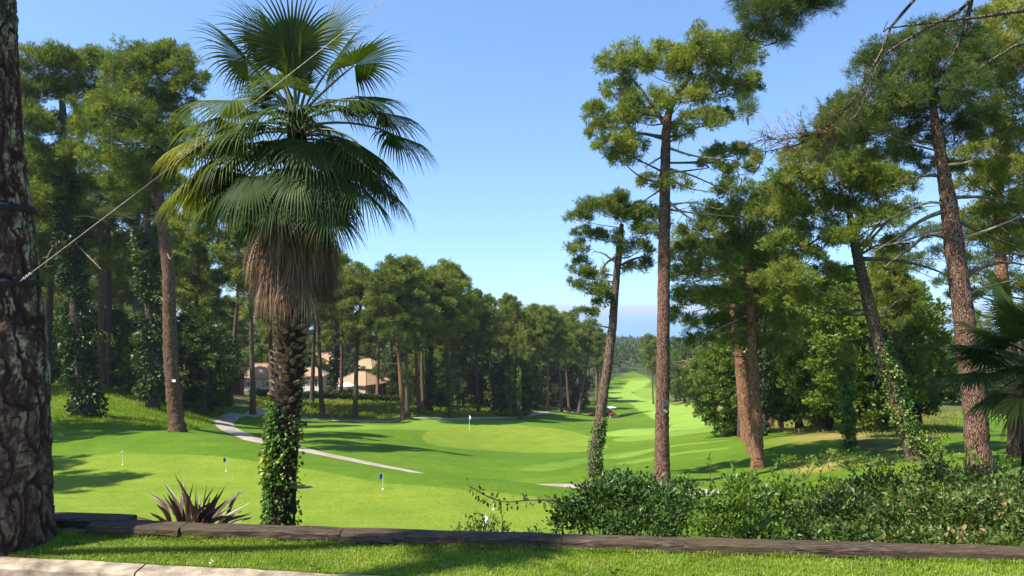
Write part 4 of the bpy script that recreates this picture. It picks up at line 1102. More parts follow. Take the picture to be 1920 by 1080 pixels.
# fans the photograph shows clearly: (hub px, hub py, metres nearer (-) or farther, reach, droop, height of the leaf stalk's foot, tint: sunlight on the left fans put in as yellower colour)
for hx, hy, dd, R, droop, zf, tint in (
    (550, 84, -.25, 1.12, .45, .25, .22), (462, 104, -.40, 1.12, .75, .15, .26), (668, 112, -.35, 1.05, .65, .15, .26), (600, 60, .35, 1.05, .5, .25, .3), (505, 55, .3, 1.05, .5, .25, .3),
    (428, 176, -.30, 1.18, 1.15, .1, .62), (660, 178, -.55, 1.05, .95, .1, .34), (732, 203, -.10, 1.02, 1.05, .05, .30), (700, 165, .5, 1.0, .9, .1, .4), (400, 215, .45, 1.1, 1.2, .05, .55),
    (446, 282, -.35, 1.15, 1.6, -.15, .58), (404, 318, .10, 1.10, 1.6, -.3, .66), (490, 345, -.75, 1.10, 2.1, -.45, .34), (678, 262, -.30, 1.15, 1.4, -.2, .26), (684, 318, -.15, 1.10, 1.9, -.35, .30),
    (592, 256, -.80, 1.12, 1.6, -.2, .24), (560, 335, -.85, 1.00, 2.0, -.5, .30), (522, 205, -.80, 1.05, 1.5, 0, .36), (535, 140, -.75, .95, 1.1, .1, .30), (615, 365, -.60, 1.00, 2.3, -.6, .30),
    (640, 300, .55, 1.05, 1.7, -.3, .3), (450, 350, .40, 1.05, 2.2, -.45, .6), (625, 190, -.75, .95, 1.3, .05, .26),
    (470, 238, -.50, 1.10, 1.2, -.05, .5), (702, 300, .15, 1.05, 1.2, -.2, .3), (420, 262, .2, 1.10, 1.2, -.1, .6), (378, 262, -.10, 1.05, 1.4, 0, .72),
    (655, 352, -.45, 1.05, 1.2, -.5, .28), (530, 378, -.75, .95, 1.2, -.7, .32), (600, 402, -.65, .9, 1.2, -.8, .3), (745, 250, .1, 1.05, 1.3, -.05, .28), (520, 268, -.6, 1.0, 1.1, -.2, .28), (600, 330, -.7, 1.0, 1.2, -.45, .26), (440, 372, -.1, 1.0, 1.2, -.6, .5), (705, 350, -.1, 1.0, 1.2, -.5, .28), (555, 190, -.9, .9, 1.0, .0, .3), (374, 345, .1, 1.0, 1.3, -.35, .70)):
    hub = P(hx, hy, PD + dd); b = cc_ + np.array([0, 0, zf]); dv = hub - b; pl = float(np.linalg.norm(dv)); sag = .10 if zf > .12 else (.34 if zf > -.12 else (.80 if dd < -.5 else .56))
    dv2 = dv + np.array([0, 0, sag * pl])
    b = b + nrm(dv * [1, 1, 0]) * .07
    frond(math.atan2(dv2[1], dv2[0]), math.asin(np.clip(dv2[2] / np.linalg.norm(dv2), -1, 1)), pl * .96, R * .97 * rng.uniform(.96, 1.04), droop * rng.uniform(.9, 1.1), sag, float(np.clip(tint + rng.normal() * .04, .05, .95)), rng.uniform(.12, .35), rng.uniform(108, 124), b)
NF = 17
for k in range(NF):
    t_ = k / (NF - 1); az = .35 + (k * 2.39996) % 2.6          # the far side of the crown
    el = math.radians(70 - 92 * t_ + rng.uniform(-8, 8))
    frond(az, el, rng.uniform(.8, 1.2), rng.uniform(.9, 1.08), .6 + 1.5 * t_, .12 + .2 * t_, float(np.clip(.3 + rng.normal() * .1, .05, .8)), .2 + .3 * t_, 118, cc_ + np.array([math.cos(az) * .08, math.sin(az) * .08, .2 - .7 * t_]))
for k in range(6):                                              # young spears in the heart
    az = k * 2.39996; frond(az, math.radians(78 + rng.uniform(-6, 6)), rng.uniform(.35, .7), rng.uniform(.6, .85), .35, .03, .45, .1, 60, cc_ + np.array([0, 0, .25]))
mb = MB()
rng = np.random.default_rng(77)
add_ivy(mb, pq[:, :3], pq[:, 3], palm_at(1010)[2], palm_at(742)[2], 2900, .058, (-1.9, -.9, 0), .06)
add_ivy(mb, pq[:, :3], pq[:, 3], palm_at(905)[2], palm_at(762)[2], 1300, .065, (-1.1, -1, 0), .10)
mb.build('ivy', m_ivy, palm)
# hanging flower stalk and the dark scrap that juts from the trunk
mb = MB(); c, r, z = palm_at(912)
pp = smooth_path([c + [r * .8, -.1, 0], c + [r + .16, -.12, .012], c + [r + .30, -.12, .005]], 8)
tube(mb, pp, [.018, .03, .034, .034, .03, .022, .014, .004], 5); mb.build('leaf_base', m_boot, palm)

# fan palm at the edge of the view
rng = np.random.default_rng(613)
RD = 10.5
rb = P(1935, 905, RD); rb[2] = h1(rb[0], rb[1])
palm2 = thing('fan_palm', 'low dark fan palm beside the thick reddish pine and the shrubs', 'palm', rb)
top = P(1945, 690, RD)
mb = MB(); tq = smooth_path(np.column_stack([np.array([rb - [0, 0, .2], (rb + top) / 2, top]), [.16, .17, .15]]), 20)
tube(mb, tq[:, :3], tq[:, 3], 14, 0, .5, wob=.1); mb.build('trunk', m_palm_core, palm2, smooth=True)
for k in range(26):
    t_ = k / 25; az = k * 2.39996 + 2.2
    el = math.radians(72 - 84 * t_ + rng.uniform(-6, 6))
    mb = MB(); pm = MB()
    fan(mb, pm, top + np.array([0, 0, .2 * math.sin(el)]), az, el, rng.uniform(.55, .8), rng.uniform(.58, .72), 40, 120, .30 + .5 * t_, .1 + .15 * t_, .15 + .25 * t_, 1.0, .18 + .22 * (t_ > .75), .10, .5)
    o = mb.build('frond', m_frond, palm2); pm.build('petiole', m_petiole, o, smooth=True)
for px, py, az, el, tint in ((1905, 755, 3.5, -.35, .92), (1800, 690, 3.0, -.1, .3), (1850, 640, 2.7, .35, .2), (1900, 610, 2.2, .8, .2), (1815, 640, 2.9, .2, .2)):
    hub = P(px, py, RD - .4 + .1 * rng.normal()); dv = hub - top; L_ = np.linalg.norm(dv)
    mb = MB(); pm = MB()
    fan(mb, pm, top, math.atan2(dv[1], dv[0]), math.asin(dv[2] / L_), L_ * .8, .66, 42, 120, .45, .05, .2, 1.0, tint, .12, .5)
    o = mb.build('frond', m_frond, palm2); pm.build('petiole', m_petiole, o, smooth=True)
for k in range(16):
    a = k * 2.39996; mb = MB(); pm = MB()
    fan(mb, pm, top + [0, 0, -.05 - .02 * k], a, math.radians(rng.uniform(-60, -35)), rng.uniform(.3, .45), .6, 22, 50, 2.6, .3, .6, 1.1, .5, .2, .34)
    o = mb.build('dry_frond', m_frond_dead, palm2); pm.build('petiole', m_stem, o, smooth=True)

# ------------------------------------------------------------------ bronze sword-leaved plant behind the edging
rng = np.random.default_rng(71)
m_flax = mat_leaf('bronze_sword_leaf', [(0.0, (0.044, 0.024, 0.018)), (0.5, (0.110, 0.056, 0.042)), (0.85, (0.18, 0.10, 0.072)), (1.0, (0.42, 0.22, 0.09))], .22, .03, .4, (1.2, 1.0, .8))
fb = P(358, 1008, 6.05); fb[2] = h1(fb[0], fb[1])
flax = thing('flax_plant', 'bronze purple sword leaved plant just behind the sleepers beside the palm', 'plant', fb)
tips = [(250, 965, 1), (288, 960, .5), (283, 920, .5), (300, 945, .5), (313, 903, .4), (330, 888, .4), (342, 915, .5), (332, 935, .5), (352, 925, .6), (362, 905, .4), (372, 930, .5), (385, 906, .5), (398, 910, .5), (405, 920, .5), (415, 912, .4),
        (420, 935, .6), (430, 928, .4), (440, 920, .35), (453, 915, .4), (460, 940, .4), (448, 955, .5), (470, 968, .35), (472, 985, .3), (430, 965, .5), (395, 940, .6), (310, 925, .4), (322, 950, .6), (378, 950, .7), (345, 950, .6), (460, 962, .4), (236, 975, 1.0), (300, 930, .5), (408, 950, .5), (436, 985, .4), (318, 925, .3), (338, 905, .6), (356, 940, .3), (366, 915, .3), (390, 930, .3), (372, 955, .6), (412, 965, .5), (425, 950, .7), (300, 965, .5), (330, 960, .7), (402, 935, .3), (347, 898, .3)]
for px, py, tn in tips:
    px = 358 + (px - 358) * 1.12
    tip = P(px, py, 6.05 + rng.uniform(-.35, .30))
    b = fb + np.array([(px - 358) * .0011 + rng.normal() * .05, rng.normal() * .06, .0])
    mid = (b + tip) / 2 + np.array([-(tip[0] - b[0]) * .20, 0, .10 + .06 * rng.uniform()])
    pth_ = smooth_path([b, mid, tip], 10)
    t_ = np.linspace(0, 1, 10)
    w = .0185 * rng.uniform(.75, 1.15) * np.minimum(1, 1.25 * (1 - t_ ** 2.4) + .02) * (.75 + .5 * t_)
    T = nrm(np.gradient(pth_, axis=0)); s = nrm(np.cross(T, nrm(np.array([rng.normal() * .5, -1, .4])))); n = np.cross(s, T)
    mb = MB(); v = np.stack([pth_ - s * w[:, None], pth_ - n * (w * .45)[:, None], pth_ + s * w[:, None]], 1).reshape(-1, 3)
    i = np.arange(9)[:, None] * 3; j = np.arange(2)[None]
    mb.add(v, np.stack([i + j, i + j + 1, i + 4 + j, i + 3 + j], -1).reshape(-1, 4), 0, tn * .9 + rng.uniform(-.05, .1))
    mb.build('leaf', m_flax, flax, smooth=True)
# ------------------------------------------------------------------ wood beyond the green: pines and oaks copied from a few grown kinds
rng = np.random.default_rng(801)
HT = 20.0
def grow_pine(crown0, wid, nb, needle, L=.62, kn=7, w=.055, sub=62):
    t = thing('pine_tree', 'x', 'pine tree', (0, 0, 0))
    mb = MB()
    z = np.linspace(-.6, HT * .93, 26)
    path = np.stack([.25 * np.sin(z * .23 + rng.uniform(0, 6)) * z / HT, .25 * np.sin(z * .27 + rng.uniform(0, 6)) * z / HT, z], -1)
    rad = .30 * (1 - .72 * np.clip(z / HT, 0, 1)) + .10 * np.exp(-np.maximum(z, 0) / .6)
    tube(mb, path, rad, 9, 0, .5, wob=.05)
    mb.build('trunk', m_bark_grey, t, smooth=True)
    cr = MB(); br = MB()
    for k in range(nb):
        f = (k + .5) / nb
        zc = HT * (crown0 + (1 - crown0) * (1 - (1 - f) ** 1.15)) - .5
        rr = wid * (1.0 - .55 * max(0, (zc / HT - crown0) / (1 - crown0)) ** 2.2) * (.55 + .45 * min(1, (zc / HT - crown0) / .12 + .35))
        a = k * 2.39996 + rng.uniform(-.4, .4)
        q = rng.uniform(.25, .95) if f < .9 else rng.uniform(0, .35)
        c = np.array([rr * q * math.cos(a), rr * q * math.sin(a), zc + rng.uniform(-.5, .5)])
        r = rng.uniform(.85, 1.45) * wid / 3.6
        p, d, tint, sc = blob_tufts(c, (r, r, r * .72), int(sub * r * r))
        needles(cr, p, d, L, kn, w, .75, 0, np.clip(tint + rng.uniform(-.1, .1), 0, .97))
        z0 = max(HT * crown0 * .9, c[2] - .35 * np.hypot(c[0], c[1]) - .5)
        s = path[int(np.argmin(np.abs(path[:, 2] - z0)))]
        tube(br, smooth_path([s, (s + c) / 2 + np.array([0, 0, -.15]), c], 6), np.linspace(.075, .025, 6), 4, 0, .5, cap=False)
    for k in range(9):
        zc = HT * (crown0 - rng.uniform(.02, .22)); s = path[int(np.argmin(np.abs(path[:, 2] - zc)))]
        a = rng.uniform(0, 6.28); e = s + np.array([math.cos(a), math.sin(a), rng.uniform(-.2, .3)]) * rng.uniform(.7, 2.4)
        tube(br, [s, (s + e) / 2 + rng.normal(size=3) * .1, e], [.04, .03, .012], 3, 0, .5, cap=False)
    tag(br.build('branches', m_branch, t), kind='stuff')
    cr.build('crown', [needle], t)
    return t
PINES = [grow_pine(.52, 3.9, 42, m_needle), grow_pine(.60, 3.6, 34, m_needle), grow_pine(.56, 4.2, 44, m_needle), grow_pine(.66, 3.3, 28, m_needle), grow_pine(.48, 4.0, 46, m_needle), grow_pine(.62, 4.4, 40, m_needle)]
def grow_oak(wid, nb, leafmat, size, per, trunk_h=.22, low=.22):
    t = thing('oak_tree', 'x', 'oak tree', (0, 0, 0))
    mb = MB(); z = np.linspace(-.5, 7.5, 16)
    path = np.stack([.25 * np.sin(z * .5 + rng.uniform(0, 6)), .25 * np.sin(z * .6 + rng.uniform(0, 6)), z], -1)
    tube(mb, path, .27 * (1 - .6 * np.clip(z / 9, 0, 1)) + .1 * np.exp(-np.maximum(z, 0) / .4), 9, 0, .5, wob=.06)
    cr = MB()
    for k in range(nb):
        f = (k + .5) / nb; zc = 10 * (low + (1 - low) * f)
        e = math.sin(math.pi * min(.98, max(.10, (zc / 10 - low * .5) / (1 - low * .5)))) ** .6
        a = k * 2.39996 + rng.uniform(-.5, .5); q = rng.uniform(.45, 1.0) * wid * e
        c = np.array([q * math.cos(a), q * math.sin(a), zc])
        r = rng.uniform(.8, 1.35) * wid / 3.6
        p, d, tint, sc = blob_tufts(c, (r, r, r * .75), int(per * r * r), m=max(8, int(12 * r)))
        leaves(cr, p, d + rng.normal(size=p.shape) * .6, size, .62, .25, 0, np.clip(tint * 1.2 + rng.uniform(-.15, .15), 0, 1), .7)
        s = path[int(np.argmin(np.abs(path[:, 2] - max(1.6, c[2] - .6 * np.hypot(c[0], c[1])))))]
        tube(mb, smooth_path([s, (s + c) / 2 + np.array([0, 0, -.1]), c], 5), np.linspace(.09, .02, 5), 4, 0, .5, cap=False)
    mb.build('trunk', m_bark_dark, t, smooth=True)
    cr.build('crown', leafmat, t)
    return t
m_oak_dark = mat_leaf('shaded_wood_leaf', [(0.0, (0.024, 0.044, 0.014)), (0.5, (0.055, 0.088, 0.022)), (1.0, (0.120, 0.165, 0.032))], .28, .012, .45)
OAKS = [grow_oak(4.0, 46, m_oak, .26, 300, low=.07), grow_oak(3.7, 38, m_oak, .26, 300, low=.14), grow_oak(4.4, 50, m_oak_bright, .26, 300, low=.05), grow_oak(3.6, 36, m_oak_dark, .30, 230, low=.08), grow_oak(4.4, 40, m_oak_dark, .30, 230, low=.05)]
used = set()
def place(proto, px, d, top_py, lean_px=None, bark=None, label=None, group=None, wide=1.0, base=HT, hgt=None, xy=None):
    o = proto if proto.name not in used else copy_tree(proto)
    used.add(proto.name)
    b = ground_at(px, d) if xy is None else np.array([xy[0], xy[1], h1(*xy)])
    h = hgt if hgt is not None else float(P(px, top_py, d)[2] - b[2])
    s = h / base
    o.location = tuple(b)
    tilt = 0
    if lean_px is not None: tilt = math.atan2((lean_px - px) / FPX * d, h)
    o.rotation_euler = (Matrix.Rotation(tilt, 3, 'Y') @ Matrix.Rotation(rng.uniform(-.03, .03), 3, 'X') @ Matrix.Rotation(rng.uniform(0, 6.28), 3, 'Z')).to_euler()
    o.scale = (s * wide, s * wide, s)
    if bark is not None:
        for ch in o.children:
            if ch.name.startswith('trunk'):
                ch.material_slots[0].link = 'OBJECT'; ch.material_slots[0].material = bark
    o['label'] = label
    if group: o['group'] = group
    elif 'group' in o: del o['group']
    return o
def side_pine():
    """pine beyond the edge of the view: its long low limb throws the stripe of shade over the lawn"""
    t = thing('pine_tree', 'pine beyond the edge of the view whose limb shades the lawn strip', 'pine tree', (-9.0, -.4, -.27))
    mb = MB(); z = np.linspace(-.4, 25, 24); tube(mb, np.stack([-9.0 + .01 * z, -.4 + .01 * z, z], -1), .22 - .006 * z, 14, wob=.05); mb.build('trunk', m_bark_red, t, smooth=True)
    for y0, z0, x1 in ((2.62, 6.1, -4.4),):
        mb = MB(); tube(mb, smooth_path([(-9.0, -.4, z0 - 1.6), (-8.3, y0 - 1.2, z0 - .6), (-7.6, y0 - .2, z0 - .1), (-6.6, y0, z0), (-5.6, y0 + .06, z0 + .05), (x1, y0 + .16, z0 + .1)], 24), np.linspace(.10, .05, 24), 8, wob=.06); mb.build('limb', m_branch, t, smooth=True)
    mb = MB()
    for c, r in (((-8.8, 0, 25.5), 1.6), ((-7.8, .4, 24.2), 1.3), ((-9.8, 0, 24), 1.3), ((-8.8, -1, 23.6), 1.2), ((-4.2, 2.8, 6.3), .3)):
        p, dr, tn, _ = blob_tufts(c, (r, r, r * .7), int(430 * r)); needles(mb, p, dr, .32, 10, .03, .75, 0, tn)
    mb.build('crown', m_needle_dark, t)
side_pine()
TAKEN = []
def ivy_on(o, d, z0, z1, n, size, mat, puff=.3):
    """ivy over the lower stem of a placed tree, as a part of it"""
    tr = [c for c in o.children if c.name.startswith('trunk')][0]
    M = o.matrix_basis
    zz = np.linspace(z0, z1, 30)
    sc_ = o.scale[2]
    path = np.array([np.array((0, 0, z)) for z in zz])
    mb = MB(); add_ivy(mb, path, np.full(30, .28), z0, z1, n, size / sc_, None, puff)
    iv = mb.build('ivy', mat); iv.parent = o
    return iv

ROW = [  # px at foot, distance, px at top, top py, bark, pine kind, width factor, label
 (476, 90, 474, 400, m_bark_grey, 1, 1.0, 'pine with pale lit trunk where the cart path bends'),
 (431, 101, 452, 420, m_bark_grey, 3, 1.0, 'leaning grey pine at the head of the cart path'),
 (512, 108, 503, 430, m_bark_grey, 0, 1.0, 'pine half hidden behind the leaf bases of the tall fan palm'),
 (372, 92, 371, 380, m_bark_dark, 4, 1.0, 'shaded pine between the plated pine and the cart path'),
 (586, 118, 598, 470, m_bark_dark, 5, 1.0, 'dark leaning pine immediately past the fan palm trunk'),
 (606, 103, 590, 470, m_bark_grey, 2, 1.0, 'pale grey pine leaning back toward the fan palm'),
 (627, 132, 628, 480, m_bark_dark, 1, 1.1, 'dark ivy clad pine in front of the tiled roofs'),
 (641, 138, 640, 500, m_bark_red, 3, 1.0, 'reddish pine before the white parasol'),
 (667, 102, 676, 500, m_bark_dark, 0, 1.15, 'dark forked looking pine standing before the hipped tile roof'),
 (709, 145, 707, 515, m_bark_orange, 1, 1.0, 'orange pine at the corner of the hipped roof house'),
 (739, 150, 726, 520, m_bark_dark, 5, .9, 'thin ivy pine past the hipped roof house'),
 (756, 98, 738, 492, m_bark_orange, 2, 1.0, 'orange lit pine of the close pair at the path edge'),
 (765, 100, 762, 488, m_bark_grey, 4, 1.0, 'grey pine of the close pair at the path edge'),
 (787, 107, 768, 495, m_bark_red, 5, 1.0, 'thick footed reddish pine leaning back from the grey pair'),
 (795, 114, 782, 505, m_bark_grey, 3, 1.0, 'pale slim pine just behind the thick footed one'),
 (806, 112, 803, 515, m_bark_dark, 1, .9, 'ivy clad dark pine between the leaning pair and the flag'),
 (845, 107, 836, 500, m_bark_grey, 2, 1.1, 'mossy grey pine close to the green, before the flag'),
 (856, 116, 846, 510, m_bark_red, 0, 1.0, 'reddish pine right behind the mossy grey one'),
 (897, 120, 890, 545, m_bark_dark, 4, 1.0, 'dark stemmed pine behind the flagstick'),
 (924, 126, 914, 560, m_bark_dark, 3, .9, 'thin dark pine leaning behind the flag of the main green'),
 (957, 119, 955, 555, m_bark_orange, 1, .9, 'mossy pine with orange top beside the ivy column'),
 (974, 116, 971, 612, m_bark_dark, 3, .55, 'ivy covered column of a pine at the path edge'),
 (1002, 138, 1003, 575, m_bark_grey, 0, 1.0, 'grey pine with one long bare side branch'),
 (1026, 140, 1028, 580, m_bark_orange, 5, 1.0, 'slim orange pine standing straight by the path'),
 (1053, 142, 1040, 590, m_bark_grey, 1, 1.0, 'leaning grey pine at the pale bend of the far path'),
 (1067, 150, 1052, 592, m_bark_red, 2, 1.0, 'red brown pine leaning beside the pale path bend'),
 (1084, 153, 1112, 600, m_bark_grey, 3, 1.1, 'pale pine leaning toward the fairway'),
 (1076, 170, 1079, 605, m_bark_orange, 4, .9, 'thin orange pine behind the one leaning to the fairway'),
 (1118, 200, 1118, 618, m_bark_orange, 0, 1.0, 'straight pine at the fairway edge behind the slender leaning pine'),
 (1098, 205, 1098, 612, m_bark_dark, 5, 1.0, 'dark pine in the shade near the parked mower'),
]
for px, d, lp, ty, bk, kd, wd, lab in ROW:
    o = place(PINES[kd], px, d, ty, lp, bk, lab, 'pines along the edge of the wood', wd)
    TAKEN.append((X_at(px, d), d))
    if 'ivy' in lab or 'mossy' in lab:
        n = 2600 if 'ivy' in lab else 900
        ivy_on(o, d, .2, 11 if 'column' in lab or 'clad' in lab else 8, n, .34, m_ivy if 'column' in lab else (m_ivy_dark if 'ivy' in lab else m_ivy), .5 if 'column' in lab else .25)

def near_row(px):
    return min(ROW, key=lambda q: abs(q[0] - px))[7]
BARKW = {m_bark_grey.name: 'grey', m_bark_red.name: 'reddish', m_bark_dark.name: 'dark', m_bark_orange.name: 'orange'}
LANDMARKS = ((505, 'pale lit pine at the path bend'), (570, 'tall fan palm'), (622, 'pale grey leaning pine'), (654, 'reddish pine by the parasol'), (690, 'forked pine by the hipped roof'), (735, 'orange pine by the house corner'),
             (775, 'close pair of pines'), (800, 'thick footed leaning pine'), (825, 'dark pine past the pair'), (872, 'mossy grey pine'), (910, 'dark stemmed pine'), (940, 'tall flagstick'), (985, 'ivy covered column'),
             (1014, 'pine with the bare branch'), (1040, 'slim orange pine'), (1072, 'pines at the path bend'), (9999, 'pine leaning to the fairway'))
def behind(px):
    return 'behind the ' + [b for a, b in LANDMARKS if px < a][0]
def bankw(px):
    for a, b in ((130, 'next to the thick plated trunk'), (180, 'behind the ivy wrapped pine'), (230, 'behind the two slim pines'), (300, 'behind the ivy clad pine'), (350, 'behind the bare brown pine with the plate'), (400, 'between the bare brown pine and the path'), (450, 'at the head of the cart path')):
        if px < a: return b
    return 'beside the fan palm'
def scatter(n, px_rng, d_rng, mind, ok):
    out = []
    for _ in range(n * 40):
        if len(out) >= n: break
        px = rng.uniform(*px_rng); d = math.sqrt(rng.uniform(d_rng[0] ** 2, d_rng[1] ** 2))
        x = X_at(px, d)
        if not in_forest(np.array([x]), np.array([d]))[0] or not ok(px, d): continue
        if any((x - a) ** 2 + (d - b) ** 2 < mind ** 2 for a, b in TAKEN): continue
        TAKEN.append((x, d)); out.append((px, d))
    return out
barks = [m_bark_grey, m_bark_red, m_bark_dark, m_bark_orange]
def housegap(px, d): return not (555 < px < 742 and d < 196) and not (455 < px < 520 and d < 182) and not (405 < px < 445 and d < 140)
GRP = ['pine standing deeper in the wood beyond the tiled houses', 'pine standing deeper in the wood past the green', 'pine in the shaded wood above the rough bank']
# left hand wood: above the bank, then behind the row, then deep
for px, d in scatter(15, (60, 470), (74, 125), 5.0, housegap):
    bk = barks[rng.integers(4)]; place(PINES[rng.integers(6)], px, d, 0, None, bk, BARKW[bk.name] + ' barked pine above the bank, ' + bankw(px), 'pines above the rough bank', rng.uniform(.9, 1.2), hgt=rng.uniform(19, 25))
for px, d in scatter(60, (440, 1090), (112, 240), 5.5, housegap):
    h = rng.uniform(16, 21); bk = barks[rng.integers(4)]
    place(PINES[rng.integers(6)], px, d, 0, None, bk, BARKW[bk.name] + ' barked pine deeper in the wood, ' + behind(px), 'pines deep in the wood past the green', rng.uniform(.9, 1.2), hgt=h)
for px, d in scatter(24, (60, 470), (125, 230), 7, housegap):
    bk = barks[rng.integers(4)]; place(PINES[rng.integers(6)], px, d, 0, None, bk, BARKW[bk.name] + ' barked pine far behind the bank, ' + bankw(px), 'pines far back behind the bank', rng.uniform(.9, 1.2), hgt=rng.uniform(17, 22))
# pines beyond the edge of the view that shade the putting green and the bank
for px, d, h in ((-330, 41, 22), (-260, 62, 24), (-480, 52, 23), (30, 68, 23), (-520, 30, 15), (-620, 25, 16), (-60, 75, 24), (-170, 80, 22)):
    place(PINES[rng.integers(6)], px, d, 0, None, m_bark_red, 'pine beyond the edge of the view that shades the putting green', 'pines beyond the edge of the view', 1.15, hgt=h)
# understorey oaks
def und(n, pr, dr, md, h0, h1_, kinds, lab, grp, ok=housegap):
    for px, d in scatter(n, pr, dr, md, ok):
        place(OAKS[kinds[rng.integers(len(kinds))]], px, d, 0, None, None, lab + (', ' + bankw(px) if px < 470 else ', ' + behind(px)), grp, rng.uniform(1.0, 1.35), base=10.0, hgt=rng.uniform(h0, h1_))
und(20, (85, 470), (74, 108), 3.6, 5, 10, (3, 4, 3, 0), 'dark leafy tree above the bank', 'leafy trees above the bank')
und(46, (760, 1075), (113, 180), 3.6, 5, 9.5, (3, 4, 4, 0), 'dark leafy tree', 'leafy trees under the pines past the green')
und(26, (440, 760), (140, 240), 5, 5, 10, (0, 1, 2, 3), 'leafy garden tree', 'garden trees among the houses', lambda px, d: not (555 < px < 745 and d < 172) and not (440 < px < 530 and d < 166))

# ---- the other side of the fairway
RIGHT = [  # kind, px, d, lean, top py, bark, width, label
 ('o', 1374, 68, 1345, 655, 2, 1.05, 'rounded green oak at the fairway edge next to the broken stem'),
 ('o', 1500, 66, 1500, 560, 0, 1.0, 'tall dark oak with low sprays behind the slim orange pine'),
 ('o', 1545, 56, 1560, 540, 2, .85, 'bright topped oak left of the ivy column'),
 ('o', 1625, 50, 1625, 512, 2, 1.0, 'large spreading oak behind the leaning ivy pine'),
 ('o', 1655, 58, 1660, 530, 0, 1.0, 'dark oak deep behind the leaning ivy pine'),
 ('o', 1722, 52, 1715, 605, 1, .85, 'dense round oak between the ivy pine and the thick reddish pine'),
 ('o', 1450, 90, 1455, 640, 0, .9, 'oak standing over the dry clearing'),
 ('o', 1420, 120, 1420, 640, 1, 1.0, 'oak seen between the broken stem and the clearing'),
 ('o', 1395, 150, 1400, 650, 0, 1.0, 'oak far along the fairway side past the broken stem'),
 ('o', 1795, 125, 1790, 650, 1, 1.2, 'oak at the back of the side fairway by the thick pine'),
 ('o', 1745, 130, 1740, 660, 0, 1.2, 'oak behind the side fairway past the round oak'),
 ('o', 1860, 128, 1860, 655, 0, 1.2, 'oak behind the side fairway seen through the fan palm'),
 ('o', 1930, 125, 1930, 655, 1, 1.2, 'oak behind the side fairway at the edge of the view'),
 ('o', 1345, 140, 1350, 690, 2, 1.1, 'bright bushy oak beside the dead snag'),
 ('o', 1322, 165, 1320, 690, 1, 1.0, 'bushy oak just behind the dead snag'),
 ('o', 1265, 190, 1265, 660, 1, .8, 'round oak beside the tall straight pine trunk, far down the fairway'),
 ('o', 1284, 180, 1284, 655, 0, .8, 'oak past the round one far down the fairway'),
]
for kd, px, d, lp, ty, k, wd, lab in RIGHT:
    o = place(OAKS[k], px, d, ty, lp, None, lab, 'oaks along the far side of the fairway', wd, base=10.0)
    TAKEN.append((X_at(px, d), d))
RP = [
 (1443, 76, 1440, 480, m_bark_red, 1, 'reddish pine trunk at the rim of the dry clearing'),
 (1462, 72, 1450, 470, m_bark_red, 3, 'second reddish pine trunk leaning at the dry clearing'),
 (1385, 62, 1383, 500, m_bark_dark, 0, 'dark pine trunk close behind the broken stem'),
 (1430, 58, 1432, 450, m_bark_dark, 5, 'dark ivy pine directly behind the slim orange pine'),
 (1487, 104, 1487, 560, m_bark_grey, 4, 'grey pine trunk beyond the sandy patch'),
 (1499, 108, 1499, 570, m_bark_orange, 2, 'orange pine trunk beyond the sandy patch'),
 (1537, 100, 1537, 560, m_bark_orange, 1, 'orange pine trunk alone beyond the dry grass'),
 (1509, 88, 1500, 600, m_bark_dark, 3, 'crooked dark stem in the dry clearing'),
 (1224, 188, 1217, 628, m_bark_grey, 1, 'grey pine seen just before the tall straight trunk, far down the fairway'),
 (1232, 195, 1229, 640, m_bark_red, 0, 'red pine hidden half behind the tall straight trunk'),
 (1590, 39, 1585, 640, m_bark_dark, 3, 'ivy smothered stem rising from bright ground cover'),
 (1690, 44, 1670, 480, m_bark_dark, 5, 'dark pine behind the leaning ivy pine'),
]
for px, d, lp, ty, bk, kd, lab in RP:
    o = place(PINES[kd], px, d, ty, lp, bk, lab, 'pines along the far side of the fairway', .9)
    TAKEN.append((X_at(px, d), d))
    if 'ivy smothered' in lab: ivy_on(o, d, .3, 15, 5200, .17, m_ivy, 1.4); o.scale = (o.scale[0] * .8, o.scale[1] * .8, o.scale[2])
    elif 'ivy' in lab: ivy_on(o, d, .2, 10, 2200, .25, m_ivy_dark, .4)
for px, d in scatter(30, (1235, 1760), (115, 240), 5, lambda px, d: True):
    if rng.uniform() < .45: place(PINES[rng.integers(6)], px, d, 0, None, barks[rng.integers(4)], 'pine in the wood across the fairway', 'pines in the wood across the fairway', 1.0, hgt=rng.uniform(13, 18))
    else: place(OAKS[rng.integers(3)], px, d, 0, None, None, 'oak in the wood across the fairway', 'oaks in the wood across the fairway', 1.1, base=10.0, hgt=rng.uniform(9, 14))
for px, d in scatter(16, (1770, 2150), (100, 220), 6, lambda px, d: True):
    place(PINES[rng.integers(6)], px, d, 0, None, barks[rng.integers(4)], 'pine behind the side fairway', 'pines behind the side fairway', 1.0, hgt=rng.uniform(13, 17))

pine('bare dead snag with broken side branches down the fairway', 150,
     [(1309, 758, 3.4), (1302, 715, 3), (1294, 690, 2.6), (1289, 672, 2)], [],
     dead=[[(1291, 680, 1.2), (1282, 676), (1276, 678)], [(1290, 674, 1.2), (1300, 673), (1306, 677)], [(1293, 686, 1), (1284, 686), (1279, 690)], [(1294, 684, 1), (1308, 684), (1316, 688)]],
     bark=m_bark_orange, seed=51)

